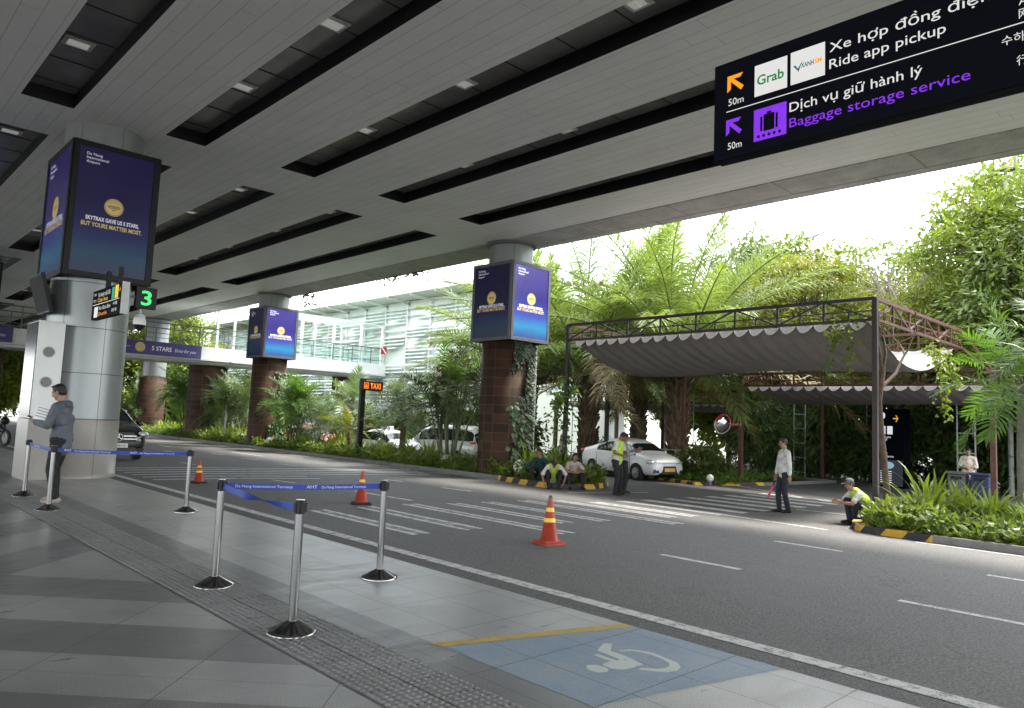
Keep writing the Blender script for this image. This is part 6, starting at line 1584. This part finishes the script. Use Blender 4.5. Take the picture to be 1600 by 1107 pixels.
# broadleaf trees
def tree_parts(name, h0, crown, nclump, per, ln, leaf, seed, clump_r=.9, trunk=.16, flat=.35, wd=.42, droop=.35, open_=0.0):
    """trunk with limbs to every clump, leaves scattered round the clump centres; crown = (cx, cy, cz, rx, ry, rz)"""
    r = np.random.RandomState(seed); cx, cy, cz, rx, ry, rz_ = crown; tb = MB(); cl = []
    while len(cl) < nclump:
        v = r.normal(0, 1, 3); v /= np.linalg.norm(v); q = r.uniform(.45, 1)**.6
        p = np.array([cx, cy, cz])+v*q*np.array([rx, ry, rz_])*(1+.22*noise.noise((v[0]*2+seed, v[1]*2, v[2]*2)))
        if p[2] > h0*.6: cl.append(p)
    cl = np.array(cl); top = Vector((cx*.6, cy*.6, h0)); tb.tube([(0, 0, -.3), (cx*.2, cy*.15, h0*.5), top], [trunk*1.3, trunk, trunk*.8], 10)
    hubs = [Vector((cx+r.uniform(-.45, .45)*rx, cy+r.uniform(-.45, .45)*ry, cz+r.uniform(-.5, .35)*rz_)) for _ in range(6)]
    for hb_ in hubs: tb.tube([top, top.lerp(hb_, .5)+Vector((0, 0, .15*rz_)), hb_], [trunk*.6, trunk*.42, trunk*.28], 7)
    for p in cl:
        p = Vector(p); hb_ = min(hubs, key=lambda q: (q-p).length); tb.tube([hb_, hb_.lerp(p, .55)+Vector((0, 0, .1)), p], [trunk*.22, trunk*.14, .012], 5)
    C_ = np.repeat(cl, per, 0); n = len(C_); off = r.normal(0, 1, (n, 3)); off = off/np.linalg.norm(off, axis=1, keepdims=True)*(r.rand(n, 1)**.55)*clump_r*np.repeat(r.uniform(.6, 1.25, len(cl)), per)[:, None]
    off[:, 2] *= flat+.25; P = C_+off; D = unit(off+r.normal(0, .5*clump_r, (n, 3))+np.array([0, 0, -droop*clump_r])); S = unit(np.cross(D, np.array([0, 0, 1.0])+r.normal(0, .55, (n, 3)))); l = ln*r.uniform(.6, 1.25, n)
    V, F = leaf_quads(P, D, S, l, l*wd)
    return tb, np_mesh('crown', V, F, leaf)
protos = {}
def tree(kind, label, x, y, zg, s, rz_, group, cat='tree'):
    tb, cm, nm = protos[kind]
    t = thing(nm, label, cat, (x, y, zg), rz_, group); t.scale = (s,)*3 if not hasattr(s, '__len__') else s
    link('trunk', tb, t); link('crown', cm, t); return t
def proto(kind, nm, *a, bark='bark', **k):
    tb, cm = tree_parts(nm, *a, **k); o = tb.build('trunk', M[bark]); me = o.data; bpy.data.objects.remove(o); protos[kind] = (me, cm, nm)
proto('big', 'broadleaf_tree', 3.2, (0, 0, 6.6, 3.6, 3.6, 3.9), 190, 170, .23, LM['bright'], 31, clump_r=1.0, trunk=.22)
proto('dense', 'broadleaf_tree', 2.6, (0, 0, 5.4, 3.2, 3.2, 3.2), 140, 160, .23, LM['mid'], 33, clump_r=1.0, trunk=.2)
proto('yellow', 'shade_tree', 3.0, (0, 0, 5.6, 3.8, 3.8, 2.2), 130, 130, .20, LM['yellow'], 35, clump_r=1.0, trunk=.16, flat=.2)
proto('feathery', 'feathery_tree', 3.4, (0, 0, 7.0, 2.6, 2.6, 3.6), 95, 90, .16, LM['bright'], 37, clump_r=.75, trunk=.12, flat=.12, wd=.3, bark='pale_bark')
proto('bamboo', 'tall_shrub', .6, (0, 0, 2.0, 1.0, 1.0, 2.1), 60, 70, .30, LM['dark'], 39, clump_r=.6, trunk=.05, wd=.24, droop=.7)
proto('shrub', 'round_shrub', .3, (0, 0, .75, .75, .75, .65), 34, 60, .17, LM['mid'], 41, clump_r=.38, trunk=.03)
proto('scrub', 'broadleaf_tree', 1.0, (0, 0, 3.0, 2.4, 2.4, 2.6), 80, 100, .34, LM['bright'], 43, clump_r=.9, trunk=.1)
G1 = 'trees beyond the pergolas'
for kd, x, y, zg, s, a, lab in [
    ('big', 31.2, 6.1, -.4, (.98, .98, 1.15), .3, 'tall bright leaved tree at the upper right, tallest in the picture'), ('dense', 29.0, 4.0, -.4, 1.15, 1.2, 'dense tree at the right edge below the floodlight'), ('big', 34.0, 4.6, -.4, 1.3, 2.2, 'tall tree behind the floodlight at the top right corner'),
    ('feathery', 32.5, 11.0, -.4, 1.08, 2.0, 'feathery loose tree against the sky, left of the tallest tree'), ('yellow', 34.0, 15.5, -.4, 1.3, .2, 'yellow green spreading tree above the right half of the pergola'), ('yellow', 33.0, 11.0, -.4, 1.05, 2.2, 'lower yellow green tree just above the pergola corner'),
    ('dense', 40.0, 19.5, -.5, 1.5, 2.9, 'green tree rising between the oil palm and the yellow green tree'), ('scrub', 44.0, 24.0, -.5, 2.15, .9, 'broad leaved tree behind the second half of the pergola roof'), ('dense', 46.0, 15.0, -.5, 1.45, 4.4, 'far green tree in the gap of the skyline'),
    ('scrub', 36.0, 8.0, -.4, 1.4, .4, 'broad leaved tree filling the gap behind the tallest tree'), ('feathery', 42.5, 18.0, -.5, 1.15, 4.0, 'slim feathery tree top above the yellow green tree'),
    ('dense', 45.0, 30.0, -.6, 1.0, 5.1, 'green tree behind the oil palms'), ('scrub', 44.0, 37.5, -.6, 1.1, 2.0, 'bright tree behind the glass building corner')]:
    tree(kd, lab, x, y, zg, s, a, G1)
G2 = 'trees far along the road'
for kd, x, y, zg, s, a, lab in [('big', 20.5, 66, -.6, 1.25, .5, 'bright tree behind the bridge railing, left of the middle screen box'), ('scrub', 22.5, 60, -.6, 1.3, 1.5, 'bright tree behind the palms under the bridge'), ('scrub', 18.6, 62, -.6, 1.2, 3.1, 'bright tree seen under the bridge behind the ivy pillar'), ('big', 14.5, 74, -.3, 1.2, 2.3, 'bright tree right of the silver column, under the bridge'),
    ('dense', 25.5, 76, -.6, 1.2, .9, 'green tree far behind the bridge'), ('scrub', 9.0, 66, -.2, 1.3, 4.0, 'bright tree at the far left under the bridge'), ('scrub', 5.5, 70, -.2, 1.2, 5.0, 'bright tree at the left edge beyond the motorbike'), ('dense', 12.5, 92, -.3, 1.4, 1.0, 'far green tree closing the view under the deck'), ('big', 5.0, 95, -.3, 1.5, 3.3, 'far bright tree behind the left banner'), ('scrub', 26.0, 54.0, -.6, 1.0, 5.7, 'bright tree behind the right bridge pillar')]:
    tree(kd, lab, x, y, zg, s, a, G2)
k = 0
for row, (x0, ya, yb_, nn, sc) in enumerate([(31.9, 2.0, 16.5, 11, 1.0), (34.2, 2.0, 18.0, 9, 1.15)]):
    for i in range(nn):
        y = ya+(yb_-ya)*i/(nn-1)+rr.uniform(-.3, .3)
        tree('bamboo', 'tall dark shrub in the shaded hedge behind the pergolas', x0+rr.uniform(-.4, .4), y, -.4, (sc*rr.uniform(.9, 1.2), sc*rr.uniform(.9, 1.2), sc*rr.uniform(.75, 1.0)), rr.uniform(0, 6), 'tall dark shrubs of the hedge', 'shrub'); k += 1
for i, (x, y, s, lab) in enumerate([(24.6, 18.9, .9, 'green shrub behind the roof of the white sedan'), (23.4, 14.4, 1.05, 'leafy shrub in front of the bonnet of the white sedan, on the grass corner'), (18.0, 17.0, .75, 'small shrub behind the seated men'), (23.6, 24.5, 1.1, 'shrub between the right tiled pillar and the dark pergola post'), (23.9, 28.2, 1.8, 'shrub behind the white people carrier'), (24.0, 33.0, 1.8, 'shrub behind the white taxi'), (25.5, 20.6, .9, 'shrub at the foot of the left oil palm'), (16.45, 16.9, .45, 'small pale shrub at the kerb beside the white globe'), (24.2, 38.0, 1.7, 'shrub behind the red taxi'), (25.8, 26.5, 1.7, 'shrub behind the bird nest fern')]):
    tree('shrub', lab, x, y, -.3, s, i*1.3, 'shrubs behind the lane', 'shrub')
